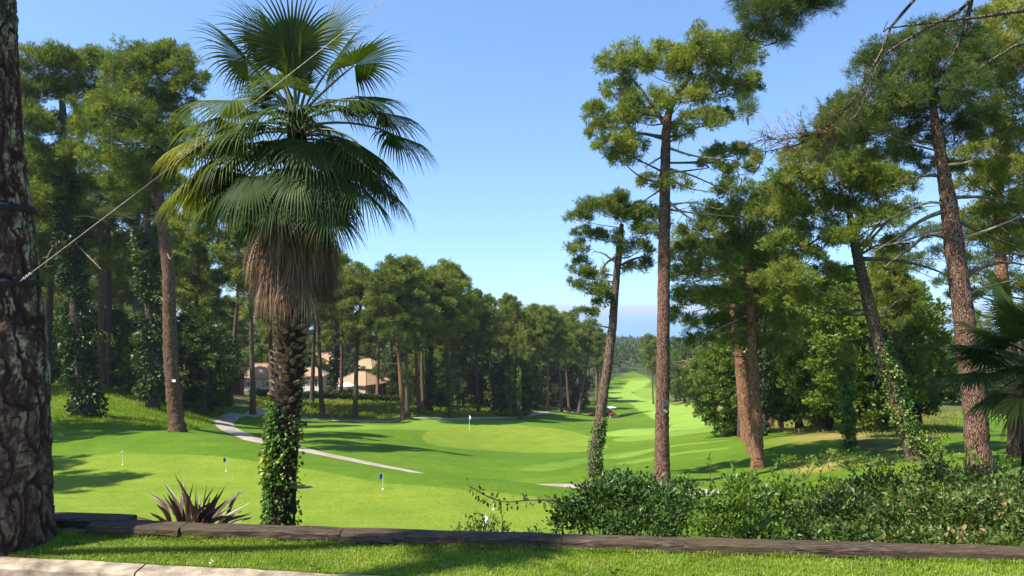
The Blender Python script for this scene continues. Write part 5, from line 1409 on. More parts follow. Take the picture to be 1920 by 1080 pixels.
# far-off wood on the slopes: one mass
m_far = mat_leaf('far_wood_leaf', [(0.0, (0.045, 0.075, 0.020)), (0.5, (0.090, 0.135, 0.028)), (1.0, (0.160, 0.200, 0.038))], .3)
rng = np.random.default_rng(905)
mb = MB()
cnt = 0
cent = []
for _ in range(20000):
    if cnt >= 4200: break
    px = rng.uniform(-150, 2080); d = math.sqrt(rng.uniform(225 ** 2, 1250 ** 2))
    if cnt < 1500: d = rng.uniform(215, 560)
    x = X_at(px, d)
    if not in_forest(np.array([x]), np.array([d]))[0]: continue
    cent.append((x, d)); cnt += 1
cent = np.array(cent); cz = H(cent[:, 0], cent[:, 1])
for (x, d), z in zip(cent, cz):
    h = rng.uniform(10, 16); r = rng.uniform(3.5, 6.5)
    n = 100 if d < 420 else (56 if d < 700 else 34)
    s = 1.4 if d < 420 else (2.2 if d < 700 else 3.2)
    c = np.array([x, d, z + h * .62])
    p, dr, tint, _ = blob_tufts(c, (r, r, h * .36), n, m=12)
    leaves(mb, p, dr + rng.normal(size=p.shape) * .5, s, .8, .3, 0, np.clip(tint + rng.uniform(-.2, .2), 0, 1), .5)
    if d < 420: tube(mb, [[x, d, z - .5], [x, d, z + h * .6]], [.3, .2], 4, 1, .5, cap=False)
tag(mb.build('far_wood', [m_far, m_bark_grey]), kind='stuff')
# ------------------------------------------------------------------ houses among the pines
rng = np.random.default_rng(1201)
m_roof, nt, out = new_mat('terracotta_roof_tiles')
v = coords(nt)
wv = nt.nodes.new('ShaderNodeTexWave'); wv.bands_direction = 'Z'; wv.inputs['Scale'].default_value = 2.2; wv.inputs['Distortion'].default_value = .6
nt.links.new(v, wv.inputs[0])
n1 = noise(nt, 3.0, 4, .7, v)
c = ramp(nt, n1, [(.3, (0.26, 0.155, 0.095)), (.6, (0.40, 0.255, 0.165)), (.8, (0.48, 0.33, 0.22))])
c = mix(nt, 1.0, c, ramp(nt, wv.outputs[0], [(0, (.8, .8, .8)), (1, (1.08, 1.08, 1.08))]), 'MULTIPLY')
principled(nt, out, c, .9, .15, bump(nt, wv.outputs[0], .6, .08))
m_wall = mat_plain('cream_render', (0.46, 0.38, 0.29), .9, .2, .1, 2)
m_wall2 = mat_plain('white_render', (0.48, 0.42, 0.33), .9, .2, .08, 2)
m_redw = mat_plain('red_boarding', (0.20, 0.055, 0.045), .8, .2, .2, 4)
m_shut = mat_plain('grey_shutter', (0.25, 0.24, 0.22), .7, .3, .1, 4)
m_white = mat_plain('white_paint', (0.78, 0.76, 0.72), .6, .3, .05, 3)
m_glass, nt, out = new_mat('window_glass'); principled(nt, out, (0.03, 0.04, 0.05), .08, .6)
m_darkw = mat_plain('dark_wood', (0.050, 0.036, 0.028), .8, .2, .2, 5)
m_hedge_ = m_oak_dark

def house(label, px, d, w, dp, wh, rh, rz, wall=None, over=.55, dz=0.0, wins=(), chimney=False, gable=False, terrace=False):
    b = ground_at(px, d); b[2] += dz
    t = thing('house', label, 'house', (0, 0, 0), 'tiled houses among the pines')
    mb = MB(); box(mb, (0, 0, wh / 2 - .5), (w, dp, wh + 1.0)); mb.build('wall', wall or m_wall, t)
    mb = MB(); ox, oy = w / 2 + over, dp / 2 + over
    rl = 0 if gable is None else max(.3, (w - dp) / 2 + .6)
    if gable: rl = ox
    th_ = .16
    e = [(-ox, -oy, wh), (ox, -oy, wh), (ox, oy, wh), (-ox, oy, wh)]
    r_ = [(-rl, 0, wh + rh), (rl, 0, wh + rh)]
    lo = [(x, y, z - th_) for x, y, z in e]
    v = np.array(e + r_ + lo)
    mb.add(v, [[0, 1, 5, 4], [2, 3, 4, 5]]); mb.add(v, [[1, 2, 5], [3, 0, 4]])
    mb.add(v, [[6, 7, 1, 0], [7, 8, 2, 1], [8, 9, 3, 2], [9, 6, 0, 3], [9, 8, 7, 6]])
    rf = mb.build('roof', m_roof, t)
    mb = MB(); tube(mb, [(-rl, 0, wh + rh + .03), (rl, 0, wh + rh + .03)], .12, 6)
    if not gable:
        for (sx, sy) in ((-1, -1), (1, -1), (1, 1), (-1, 1)): tube(mb, [(sx * rl, 0, wh + rh + .02), (sx * ox, sy * oy, wh + .03)], .11, 6)
    mb.build('ridge_tiles', m_roof, rf, smooth=True)
    if chimney:
        mb = MB(); box(mb, (rl * .4, dp * .15, wh + rh * .9), (.8, .6, 1.6)); box(mb, (rl * .4, dp * .15, wh + rh * .9 + .86), (1.0, .8, .12)); mb.build('chimney', m_wall, rf)
    for side, u, z, ww, hh_, sh in wins:
        fr = MB(); pa = MB(); s2 = MB()
        if side == 'front': cx, cyy, ax = u, -dp / 2, 0
        else: cx, cyy, ax = w / 2, u, 1
        def bx(m_, du, dz_, sw, sh_, dep, off):
            if ax == 0: box(m_, (cx + du, cyy - off, z + dz_), (sw, dep, sh_))
            else: box(m_, (cx + off, cyy + du, z + dz_), (dep, sw, sh_))
        for q_ in (-1, 1):
            bx(fr, q_ * ww / 2, 0, .09, hh_ + .09, .10, .02); bx(fr, 0, q_ * hh_ / 2, ww - .09, .09, .10, .02)
        bx(fr, 0, 0, .06, hh_ - .09, .08, .015)
        bx(pa, 0, 0, ww - .09, hh_ - .09, .03, .004)
        f_ = fr.build('window', m_white, t); pa.build('pane', m_glass, f_)
        if sh:
            for q_ in (-1, 1):
                s2 = MB(); bx(s2, q_ * (ww / 2 + .36), 0, .62, hh_ + .1, .06, .035); s2.build('shutter', m_shut, t)
    if terrace:
        mb = MB(); box(mb, (0, -dp / 2 - 2.0, .5), (w * .9, .18, 1.0)); mb.build('parapet', m_white, t)
        for q_ in (-.42, 0, .42):
            mb = MB(); box(mb, (q_ * w, -dp / 2 - 2.0, -.9), (.25, .25, 1.8)); mb.build('terrace_post', m_white, t)
        mb = MB(); box(mb, (0, -dp / 2 - 1.0, -.05), (w * .9, 2.0, .12)); mb.build('terrace_slab', m_wall2, t)
    t.location = tuple(b); t.rotation_euler = (0, 0, rz)
    return t
house('cream house with a hipped terracotta roof and grey shutters before the pines', 678, 150, 7.6, 6.6, 3.1, 2.2, math.radians(-28), wins=(('front', -1.6, 1.6, 1.2, 1.3, True), ('front', 1.8, 1.2, 1.0, 2.1, False), ('side', -1.3, 1.7, 1.0, 1.9, True), ('side', 1.4, 1.7, 1.0, 1.9, True)))
house('house with a broad tiled roof just past the fan palm, behind the hedge', 603, 188, 10, 7, 3.4, 2.4, math.radians(8), dz=2.0, wins=(('front', -3, 1.7, 1.3, 1.2, True), ('front', 0, 1.7, 1.3, 1.2, True), ('front', 3, 1.7, 1.3, 1.2, True)))
house('white terrace house with a low tiled roof and a pale parapet', 584, 152, 5.5, 5, 3.0, 1.5, math.radians(5), wall=m_wall2, dz=1.4, terrace=True, wins=(('front', -1.2, 1.5, 1.2, 1.9, False), ('front', 1.2, 1.5, 1.2, 1.9, False)))
house('long tiled house seen between the palm and the pale lit pine', 492, 168, 8.5, 7, 3.0, 2.8, math.radians(10), wall=m_wall2, dz=0.2, wins=(('front', -2, 1.5, 1.2, 1.2, True), ('front', 2, 1.5, 1.2, 1.2, True)))
house('tiled house whose roof shows above the hipped roof house', 689, 185, 7, 6, 3.4, 2.0, math.radians(-25), dz=1.9, wins=(('front', 0, 1.7, 1.2, 1.2, True),))
house('low brick coloured outbuilding beside the hipped roof house', 727, 166, 5.0, 5, 2.2, 1.3, math.radians(-20), wall=mat_plain('brick_coloured_wall', (0.36, 0.19, 0.13), .9, .2, .15, 3), wins=(('front', 0, 1.3, 1.1, 1.1, False),))
house('dark red boarded house with a white post in the shaded wood', 421, 128, 6, 5, 3.6, 1.6, math.radians(12), wall=m_redw, wins=(('front', -1.4, 1.7, 1.1, 1.2, False), ('front', 1.2, 1.7, 1.1, 1.2, False)))
# white post of that porch
t = [o for o in COL.objects if o.get('label', '').startswith('dark red boarded')][0]
mb = MB(); box(mb, (1.4, -3.6, 1.5), (.22, .22, 4.2)); box(mb, (0, -3.5, 3.45), (6.0, .25, .2)); mb.build('porch', m_white, t)
# parasol
b = ground_at(652, 141); b[2] += .6
par = thing('parasol', 'open white parasol in the garden of the hipped roof house', 'parasol', b)
mb = MB(); tube(mb, [b - [0, 0, .8], b + [0, 0, 2.5]], .04, 6); mb.build('pole', m_white, par)
mb = MB(); n = 8; a = np.arange(n) * 2 * math.pi / n
v = np.vstack([b + [0, 0, 2.6], np.stack([b[0] + 1.7 * np.cos(a), b[1] + 1.7 * np.sin(a), b[2] + 1.95 + 0 * a], -1), np.stack([b[0] + 1.7 * np.cos(a), b[1] + 1.7 * np.sin(a), b[2] + 1.78 + 0 * a], -1)])
mb.add(v, [[0, 1 + k, 1 + (k + 1) % n] for k in range(n)]); mb.add(v, [[1 + k, 9 + k, 9 + (k + 1) % n, 1 + (k + 1) % n] for k in range(n)]); mb.build('canopy', m_white, par)
# hedge in front of the houses, fence in front of the wood
def hedge(label, pts, hgt_, thick, mat, dens, size, dz=0):
    pl = smooth_path(W(pts), 60); z = H(pl[:, 0], pl[:, 1])
    t = thing('hedge', label, 'hedge', (pl[0, 0], pl[0, 1], z[0]))
    L_ = np.linalg.norm(np.diff(pl, axis=0), axis=1).sum()
    n = int(dens * L_ * hgt_)
    k = rng.integers(0, 60, n)
    p = np.stack([pl[k, 0] + rng.uniform(-.6, .6, n), pl[k, 1] + rng.uniform(-thick, thick, n), z[k] + hgt_ * (rng.uniform(0, 1, n) ** .7) * (.9 + .2 * vnoise(pl[k, 0] * .8, pl[k, 1] * .8, seed=61))], -1)
    mb = MB(); leaves(mb, p, rand_dir(n) + np.array([0, -.3, .3]), size, .7, .3, 0, np.clip(rng.uniform(0, 1, n), 0, 1), .4)
    mb.build('foliage', mat, t)
    mb = MB()
    for q_ in range(0, 60, 3): tube(mb, [[pl[q_, 0], pl[q_, 1], z[q_] - .3], [pl[q_, 0], pl[q_, 1], z[q_] + hgt_ * .8]], .05, 4)
    tag(mb.build('stems', m_stem, t), kind='stuff')
    return t
hedge('long dark clipped hedge before the tiled houses', [(480, 116), (560, 126), (640, 132), (735, 134)], 1.35, .6, m_oak_dark, 420, .32)
hedge('bright garden shrubbery between hedge and hipped roof house', [(615, 142), (650, 142), (672, 141)], 1.6, .9, m_oak, 160, .34)

# ------------------------------------------------------------------ shrubs behind the edging
rng = np.random.default_rng(1301)
m_shrub = mat_leaf('dark_glossy_shrub_leaf', [(0.0, (0.018, 0.042, 0.010)), (0.5, (0.045, 0.095, 0.018)), (0.9, (0.105, 0.170, 0.030)), (1.0, (0.18, 0.23, 0.05))], .28, .02, .42)
m_bramble = mat_leaf('bramble_leaf', [(0.0, (0.036, 0.075, 0.012)), (0.5, (0.105, 0.185, 0.020)), (0.9, (0.215, 0.300, 0.034)), (1.0, (0.32, 0.34, 0.07))], .36, .02, .42)
m_mixed = mat_leaf('mixed_shrub_leaf', [(0.0, (0.026, 0.050, 0.012)), (0.5, (0.065, 0.110, 0.022)), (0.88, (0.135, 0.180, 0.034)), (0.975, (0.22, 0.25, 0.06)), (1.0, (0.36, 0.22, 0.12))], .34, .02, .42)
def shrub(label, blobs, mat, size, dens, sprouts=(), foot=None, cat='shrub', aspect=.55):
    c0 = P(blobs[0][0], blobs[0][1], blobs[0][4]); gz = h1(c0[0], c0[1])
    t = thing('shrub', label, cat, (c0[0], c0[1], gz), 'shrubs behind the sleepers')
    mb = MB(); st = MB()
    for px, py, rx, ry, d in blobs:
        c = P(px, py, d); r = np.array([rx, (rx + ry) * .5, ry]) / FPX * d
        n = int(11.0 * dens * (r[0] * r[2] + r[0] * r[1] + r[1] * r[2]) / 3 / size ** 2 + 12)
        p, dr, tint, sc = blob_tufts(c, r, n, m=max(8, n // 26))
        leaves(mb, p, dr + rng.normal(size=p.shape) * .55 + np.array([0, -.2, 0]), size, aspect, .3, 0, np.clip(tint * 1.25 + rng.uniform(-.08, .08), 0, 1), .8)
        b = np.array([c[0] + rng.normal() * .15, c[1] + .1, h1(c[0], c[1]) - .1])
        for s in sc[:max(4, len(sc) // 3)]:
            tube(st, smooth_path([b, (b + s) / 2 + rng.normal(size=3) * .06, s], 6), np.linspace(.010, .003, 6), 4, 0, .5, cap=False)
    for px, py0, py1, d, lean in sprouts:
        a = P(px, py0, d); b = P(px + lean, py1, d)
        f0 = np.array([c0[0] + .3 * (a[0] - c0[0]), c0[1] + .05, gz - .05])
        q_ = smooth_path([f0, a, (a + b) / 2 + rng.normal(size=3) * .03, b], 14)
        tube(st, q_, np.linspace(.006, .002, 14), 4, 0, .5, cap=False)
        k = rng.integers(2, 14, 34)
        leaves(mb, q_[k] + rng.normal(size=(34, 3)) * .008, rand_dir(34) + np.array([0, 0, .35]), size * .95, aspect, .3, 0, rng.uniform(.3, .9, 34), .8)
    tag(st.build('stems', m_stem, t), kind='stuff'); mb.build('foliage', mat, t)
    return t
s1 = shrub('dense dark glossy shrub at the foot of the tall straight pine, behind the sleepers',
      [(1130, 950, 70, 50, 6.6), (1200, 940, 70, 54, 6.8), (1248, 960, 52, 46, 6.5), (1090, 985, 50, 30, 6.4), (1170, 920, 50, 26, 7.1), (1210, 985, 80, 30, 6.2), (1140, 905, 26, 12, 7.2), (1280, 935, 40, 34, 7.0), (1065, 965, 26, 26, 6.5)], m_shrub, .046, 3.6)
# long leafy bough that leans out of it
gd = np.array([(1062, 944), (1030, 938), (990, 938), (950, 941), (920, 933), (898, 922), (882, 912)], float)
bp = smooth_path(P(gd[:, 0], gd[:, 1], np.linspace(6.5, 6.1, 7)), 40)
bg = MB(); tube(bg, bp, np.linspace(.0075, .0028, 40), 5, 0, .5)
lf = MB()
k = rng.integers(0, 40, 86); sg = rng.choice([-1, 1], 86)
ld = nrm(np.stack([rng.normal(size=86) * .5 - .25, rng.normal(size=86) * .5, sg * rng.uniform(.4, 1, 86) - .25], -1))
stp = bp[k] + ld * rng.uniform(.012, .05, (86, 1))
leaves(lf, stp, ld, .052 * (1 - .35 * k / 40), .62, .25, 0, rng.uniform(.1, .7, 86), .4)
for a_, b_ in zip(bp[k], stp): tube(bg, [a_, b_], [.0018, .0014], 3, 0, .5, cap=False)
bo = bg.build('bough', m_stem, s1); lf.build('leaves', m_shrub, bo)
shrub('light green bramble shrub spilling beside the dark glossy one',
      [(1340, 975, 55, 42, 6.4), (1400, 965, 60, 48, 6.6), (1370, 1000, 70, 26, 6.1), (1325, 1005, 30, 16, 6.0), (1450, 945, 50, 46, 6.9), (1395, 920, 34, 26, 7.2), (1430, 1005, 50, 24, 6.0), (1500, 945, 50, 40, 7.2), (1385, 925, 40, 20, 7.4)], m_bramble, .055, 2.7,
      sprouts=((1345, 960, 858, 7.2, -12), (1400, 950, 872, 7.3, 14), (1470, 940, 852, 7.5, -16), (1560, 930, 866, 7.8, -8), (1365, 950, 876, 7.3, 10), (1384, 940, 880, 7.4, 8), (1455, 930, 858, 7.6, 4), (1500, 930, 868, 7.7, 20), (1535, 925, 850, 7.8, 28), (1320, 960, 900, 7, -8), (1415, 930, 890, 7.3, -6), (1480, 960, 905, 6.9, 5)))
shrub('dense mid green shrub in the middle of the planting behind the sleepers',
      [(1540, 975, 70, 50, 6.5), (1600, 960, 60, 52, 6.8), (1570, 1010, 80, 24, 6.0), (1640, 985, 60, 42, 6.4), (1590, 925, 40, 22, 7.6), (1655, 915, 44, 34, 7.5), (1520, 1010, 40, 20, 6.0)], m_mixed, .050, 2.9,
      sprouts=((1600, 930, 870, 7.6, -14), (1660, 920, 865, 7.8, 10), (1625, 930, 875, 7.7, 5)))
shrub('dark mixed shrub with pinkish withered leaves at the end of the sleepers',
      [(1730, 970, 70, 60, 6.3), (1800, 985, 70, 50, 6.0), (1770, 905, 56, 36, 7.2), (1860, 970, 70, 60, 6.0), (1900, 940, 60, 50, 6.6), (1700, 1015, 60, 24, 5.8), (1780, 1025, 80, 22, 5.6), (1880, 1030, 70, 26, 5.4), (1960, 990, 60, 60, 6.0), (1830, 905, 50, 26, 7.4)], m_mixed, .048, 3.0,
      sprouts=((1760, 920, 850, 7.4, 6), (1820, 900, 840, 7.6, -8), (1860, 900, 845, 7.4, 10), (1700, 930, 870, 7.5, -6)))
shrub('small sprouting plant with narrow leaves behind the sleepers near the white flag',
      [(905, 992, 26, 14, 5.7), (885, 1000, 20, 8, 5.6), (938, 998, 18, 8, 5.6), (870, 1003, 14, 5, 5.6)], m_shrub, .032, 1.8,
      sprouts=((885, 1000, 968, 5.7, -4), (897, 1000, 960, 5.7, -2), (918, 1000, 966, 5.7, 6), (940, 1003, 945, 5.7, -2), (905, 1000, 975, 5.7, 1), (870, 1006, 985, 5.6, -6), (950, 1004, 985, 5.6, 5)), cat='plant', aspect=.38)
shrub('tiny weed sprig peeping over the sleepers beside the dark shrub',
      [(1000, 1006, 16, 5, 5.4)], m_shrub, .035, 1.0, sprouts=((998, 1010, 992, 5.4, 12), (1008, 1010, 996, 5.4, -14)), cat='plant', aspect=.45)
# bright ground cover and taller weeds on the slope beyond
def far_shrub(label, px, py, rx, ry, d, mat, size, dens=1.5, nm='shrub'):
    c = P(px, py, d); g = h1(c[0], c[1]); r = np.array([rx, rx, ry]) / FPX * d; r[1] = min(r[1], 1.6)
    t = thing(nm, label, 'shrub', (c[0], c[1], g))
    n = int(2.2 * dens * (r[0] * r[2] + r[0] * r[1]) / size ** 2)
    p, dr, tint, sc = blob_tufts(c, r, n, m=max(10, n // 24)); mb = MB()
    p[:, 2] = np.maximum(p[:, 2], g)
    leaves(mb, p, dr + rng.normal(size=p.shape) * .5, size, .65, .3, 0, np.clip(tint * 1.3, 0, 1), .8); mb.build('foliage', mat, t)
    st = MB()
    for s in sc[::2]: tube(st, [[c[0], c[1], g - .2], s], [.02, .006], 4, 0, .5, cap=False)
    tag(st.build('stems', m_stem, t), kind='stuff')
far_shrub('bright low shrub at the foot of the ivy smothered stem', 1590, 862, 60, 12, 33, m_oak_bright, .13)
far_shrub('lime green low shrub on the slope between slim orange pine and ivy stem', 1500, 868, 44, 9, 31, m_oak_bright, .12)
far_shrub('leafy shrub climbing at the foot of the leaning ivy pine', 1735, 835, 36, 42, 29, m_oak, .13, 1.3)
far_shrub('yellow green shrub before the thick reddish pine', 1850, 868, 40, 26, 19, m_oak_bright, .10, 1.2)
far_shrub('dark shrub on the slope beyond the mixed planting', 1650, 878, 60, 16, 22, m_oak, .11)
far_shrub('light shrub between the leaning ivy pine and the thick pine', 1785, 868, 36, 18, 23, m_oak_bright, .11)
far_shrub('young sunlit broadleaf bush beside the plated brown pine', 338, 716, 16, 26, 60, m_oak_bright, .22, 1.6)
far_shrub('sunlit young sapling at the margin of the shaded wood', 190, 640, 26, 30, 62, m_oak, .22, .6)
far_shrub('pale leaved sapling at the wood margin under the ivy pine', 262, 690, 24, 26, 68, m_oak, .22, .5)

# rough grass
rng = np.random.default_rng(1402)
m_rough = mat_leaf('rough_grass_blade', [(0.0, (0.090, 0.150, 0.018)), (0.4, (0.155, 0.225, 0.024)), (0.75, (0.24, 0.265, 0.045)), (1.0, (0.40, 0.32, 0.11))], .4)
def rough(name, poly, n, h0, h1_, w0, seed, lo=0, hi=1):
    pl = np.array(poly); x = rng.uniform(pl[:, 0].min(), pl[:, 0].max(), n * 3); y = rng.uniform(pl[:, 1].min(), pl[:, 1].max(), n * 3)
    k = in_poly(x, y, pl) & in_forest(x, y); x, y = x[k][:n], y[k][:n]
    cl = vnoise(x * .5, y * .5, seed=seed); cl2 = vnoise(x * 1.7, y * 1.7, seed=seed + 1)
    k = rng.uniform(0, 1, len(x)) < .35 + cl2; x, y, cl, cl2 = x[k], y[k], cl[k], cl2[k]
    mb = MB(); blade_mesh(mb, np.stack([x, y, H(x, y) - .02], -1), rng.uniform(h0, h1_, len(x)) * (.5 + cl2), rng.uniform(w0 * .6, w0 * 1.3, len(x)), rng.uniform(.2, .9, len(x)), np.clip(cl * .6 + rng.uniform(lo, hi, len(x)) * .5, 0, 1))
    tag(mb.build(name, m_rough), kind='stuff')
m_dry = m_rough
m_rough = mat_leaf('bank_grass_blade', [(0.0, (0.075, 0.150, 0.012)), (0.4, (0.130, 0.220, 0.018)), (0.8, (0.21, 0.28, 0.032)), (1.0, (0.34, 0.31, 0.08))], .42)
rough('rough_grass', W([(60, 44), (420, 44), (455, 92), (300, 92), (60, 82)]), 46000, .12, .38, .014, 71)
m_rough = m_dry
rough('dry_rough_grass', W([(470, 92), (1120, 92), (1120, 190), (470, 122)]), 46000, .3, .62, .040, 81, .1, 1.3)
rough('dry_rough_grass', W([(1290, 95), (1480, 60), (1800, 33), (1800, 90), (1500, 130), (1290, 170)]), 22000, .12, .36, .026, 91, .0, .9)
# ------------------------------------------------------------------ flags, mower, boxes on trunks, haze
rng = np.random.default_rng(1501)
m_pole_y = mat_plain('pale_yellow_pole', (0.72, 0.66, 0.38), .5, .3, .05, 5)
m_blue = mat_plain('blue_flag_cloth', (0.020, 0.085, 0.36), .8, .2, .1, 8)
m_flagw = mat_plain('white_flag_cloth', (0.80, 0.80, 0.78), .8, .2, .04, 8)
m_maroon = mat_plain('maroon_flag_cloth', (0.16, 0.030, 0.030), .8, .2, .1, 8)
def flag(label, px, py, d, h, cloth, size=(.13, .17), side=-1, pole=m_pole_y, group='practice pins on the putting green'):
    xy = ray_ground(px, py, max(6, d * .7), d * 1.4) if d else ray_ground(px, py)
    g = np.array([xy[0], xy[1], h1(*xy)])
    h = h * xy[1]
    t = thing('golf_pin', label, 'golf flag', g, group)
    mb = MB(); tube(mb, [g - [0, 0, .1], g + [0, 0, h]], max(.009, .00022 * xy[1]), 8); mb.build('pole', pole, t)
    mb = MB(); tube(mb, [g + [0, 0, .002], g + [0, 0, .035]], .04, 10); mb.build('foot', m_flagw, t)
    n = 8; u = np.linspace(0, 1, n); rows = []
    w, hh_ = size
    for k_, zz in enumerate(np.linspace(0, 1, 6)):
        dr = .35 * u * hh_
        rows.append(np.stack([g[0] + side * (.012 + u * w * .75), g[1] - .02 + .035 * np.sin(u * 6 + zz), g[2] + h - .01 - zz * hh_ * (1 - .15 * u) - dr], -1))
    v = np.concatenate(rows); i = np.arange(5)[:, None] * n; j = np.arange(n - 1)[None]
    mb = MB(); f = np.stack([i + j, i + j + 1, i + n + j + 1, i + n + j], -1).reshape(-1, 4)
    mb.add(v, f); mb.add(v + [0, .008, 0], f[:, ::-1]); mb.build('flag', cloth, t, smooth=True)
    return t
flag('short white practice pin below the rough bank', 230, 872, 33, 27 / FPX, m_flagw, (.10, .12), -1, m_flagw)
flag('short pin with dark blue flag between the sword leaved plant and the fan palm', 424, 884, 32, 27 / FPX, m_blue, (.16, .20))
flag('short pin with blue flag beyond the fan palm, below the cart path', 718, 918, 28, 31 / FPX, m_blue, (.17, .20))
flag('pin with maroon flag standing behind the long leafy bough', 925, 956, 22.5, 34 / FPX, m_maroon, (.10, .12))
flag('pin with white pointed flag behind the small sprouting plant', 907, 998, 18.5, 33 / FPX, m_flagw, (.16, .20), 1)
flag('tall flagstick with white flag on the main green', 880, 806, 104, 27 / FPX, m_flagw, (.26, .42), 1, m_flagw, None)

m_red = mat_plain('red_machine_paint', (0.34, 0.035, 0.022), .45, .45, .08, 3)
m_tyre = mat_plain('black_rubber', (0.018, 0.018, 0.018), .85, .2, .1, 10)
m_rim = mat_plain('pale_wheel_rim', (0.48, 0.45, 0.38), .5, .4, .05, 5)
m_seat = mat_plain('black_seat_vinyl', (0.03, 0.028, 0.026), .6, .3, .1, 8)
m_metal = mat_plain('dark_grey_metal', (0.10, 0.10, 0.11), .5, .5, .1, 6)
def wheel(parent, c, r, w, ax='x'):
    mb = MB(); n = 18; a = np.arange(n) * 2 * math.pi / n; rings = []
    for o_, rr_ in ((-w / 2, r * .62), (-w / 2, r * .93), (-w / 4, r), (w / 4, r), (w / 2, r * .93), (w / 2, r * .62)):
        rings.append(np.stack([c[0] + o_ + 0 * a, c[1] + rr_ * np.cos(a), c[2] + rr_ * np.sin(a)], -1))
    v = np.concatenate(rings); i = np.arange(5)[:, None] * n; j = np.arange(n)[None]; j2 = (j + 1) % n
    mb.add(v, np.stack([i + j, i + j2, i + n + j2, i + n + j], -1).reshape(-1, 4))
    wo_ = mb.build('wheel', m_tyre, parent, smooth=True)
    mb = MB(); tube(mb, [(c[0] - w * .42, c[1], c[2]), (c[0] + w * .42, c[1], c[2])], r * .64, 14); mb.build('rim', m_rim, wo_)
def at_thing(name, label, cat, px, py, rz, d0=100, d1=200):
    xy = ray_ground(px, py, d0, d1); g = np.array([xy[0], xy[1], h1(*xy)])
    t = thing(name, label, cat, (0, 0, 0)); return t, g, rz
t, g, rz = at_thing('ride_on_mower', 'red ride-on mower with a white canopy parked on the fairway', 'mower', 1146, 783, math.radians(20))
mb = MB(); box(mb, (0, .75, .72), (1.0, 1.0, .42)); box(mb, (0, 1.18, .62), (.9, .2, .3)); box(mb, (0, -.1, .48), (1.15, 1.3, .14)); box(mb, (0, -.55, .72), (1.05, .6, .36)); mb.build('body', m_red, t)
for x, y, r, w in ((-.72, .8, .42, .3), (.72, .8, .42, .3), (-.62, -.85, .34, .26), (.62, -.85, .34, .26)): wheel(t, (x, y, r), r, w)
mb = MB(); box(mb, (0, .15, .85), (.55, .5, .14)); mb.build('seat', m_seat, t)
mb = MB(); box(mb, (0, .42, 1.15), (.55, .12, .55), rx=-.12); mb.build('backrest', m_seat, t)
mb = MB(); tube(mb, [(0, -.55, .85), (0, -.30, 1.15)], .03, 6)
a = np.arange(17) * 2 * math.pi / 16; tube(mb, np.stack([.19 * np.cos(a), -.29 + .08 * np.sin(a), 1.16 + .17 * np.sin(a)], -1), .018, 5, cap=False); mb.build('steering_wheel', m_metal, t, smooth=True)
for x in (-.5, .5):
    for y in (-.7, .62):
        mb = MB(); tube(mb, [(x, y, .6), (x * .97, y, 1.98)], .03, 6); mb.build('canopy_post', m_metal, t)
mb = MB(); q_ = np.linspace(-1, 1, 7)
X_, Y_ = np.meshgrid(q_ * .68, q_ * .95); Z_ = 2.06 - .05 * (X_ / .68) ** 4 - .05 * (Y_ / .95) ** 4
v = np.stack([X_, Y_ - .05, Z_], -1).reshape(-1, 3); i = np.arange(6)[:, None] * 7; j = np.arange(6)[None]; f = np.stack([i + j, i + j + 1, i + 8 + j, i + 7 + j], -1).reshape(-1, 4)
mb.add(v, f); mb.add(v - [0, 0, .07], f[:, ::-1]); box(mb, (0, -.05, 1.965), (1.3, 1.84, .05)); mb.build('canopy', m_white, t, smooth=False)
for x in (-.62, 0, .62):
    mb = MB(); tube(mb, [(x - .26, -1.45, .24), (x + .26, -1.45, .24)], .2, 12); box(mb, (x, -1.42, .44), (.6, .5, .10)); box(mb, (x, -1.1, .42), (.08, .6, .06)); mb.build('cutting_reel', m_metal, t)
t.location = tuple(g); t.rotation_euler = (0, 0, rz)
t, g, rz = at_thing('walk_mower', 'low red mower standing in the shade of the slender leaning pine', 'mower', 1110, 780, math.radians(-30))
mb = MB(); q_ = np.linspace(0, 1, 9)
prof = [(.0, .22, .5), (.12, .48, .52), (.5, .62, .55), (1.0, .66, .52), (1.4, .5, .46), (1.55, .25, .42)]
v = []
for y, z, w in prof: v += [(-w, y - .8, .2), (-w * .9, y - .8, z), (0, y - .8, z + .08), (w * .9, y - .8, z), (w, y - .8, .2)]
i = np.arange(5)[:, None] * 5; j = np.arange(4)[None]
mb.add(np.array(v), np.stack([i + j, i + j + 1, i + 6 + j, i + 5 + j], -1).reshape(-1, 4)); box(mb, (0, -.02, .2), (1.0, 1.5, .1)); mb.build('body', m_red, t, smooth=False)
for x, y in ((-.6, -.5), (.6, -.5), (-.6, .55), (.6, .55)): wheel(t, (x, y, .22), .22, .16)
mb = MB(); tube(mb, smooth_path([(-.3, .7, .45), (-.3, 1.3, .95), (0, 1.4, 1.0), (.3, 1.3, .95), (.3, .7, .45)], 20), .022, 6); mb.build('handlebar', m_metal, t)
mb = MB(); box(mb, (0, -.55, .52), (.5, .35, .16)); mb.build('engine_cover', m_rim, t)
t.location = tuple(g); t.rotation_euler = (0, 0, rz)

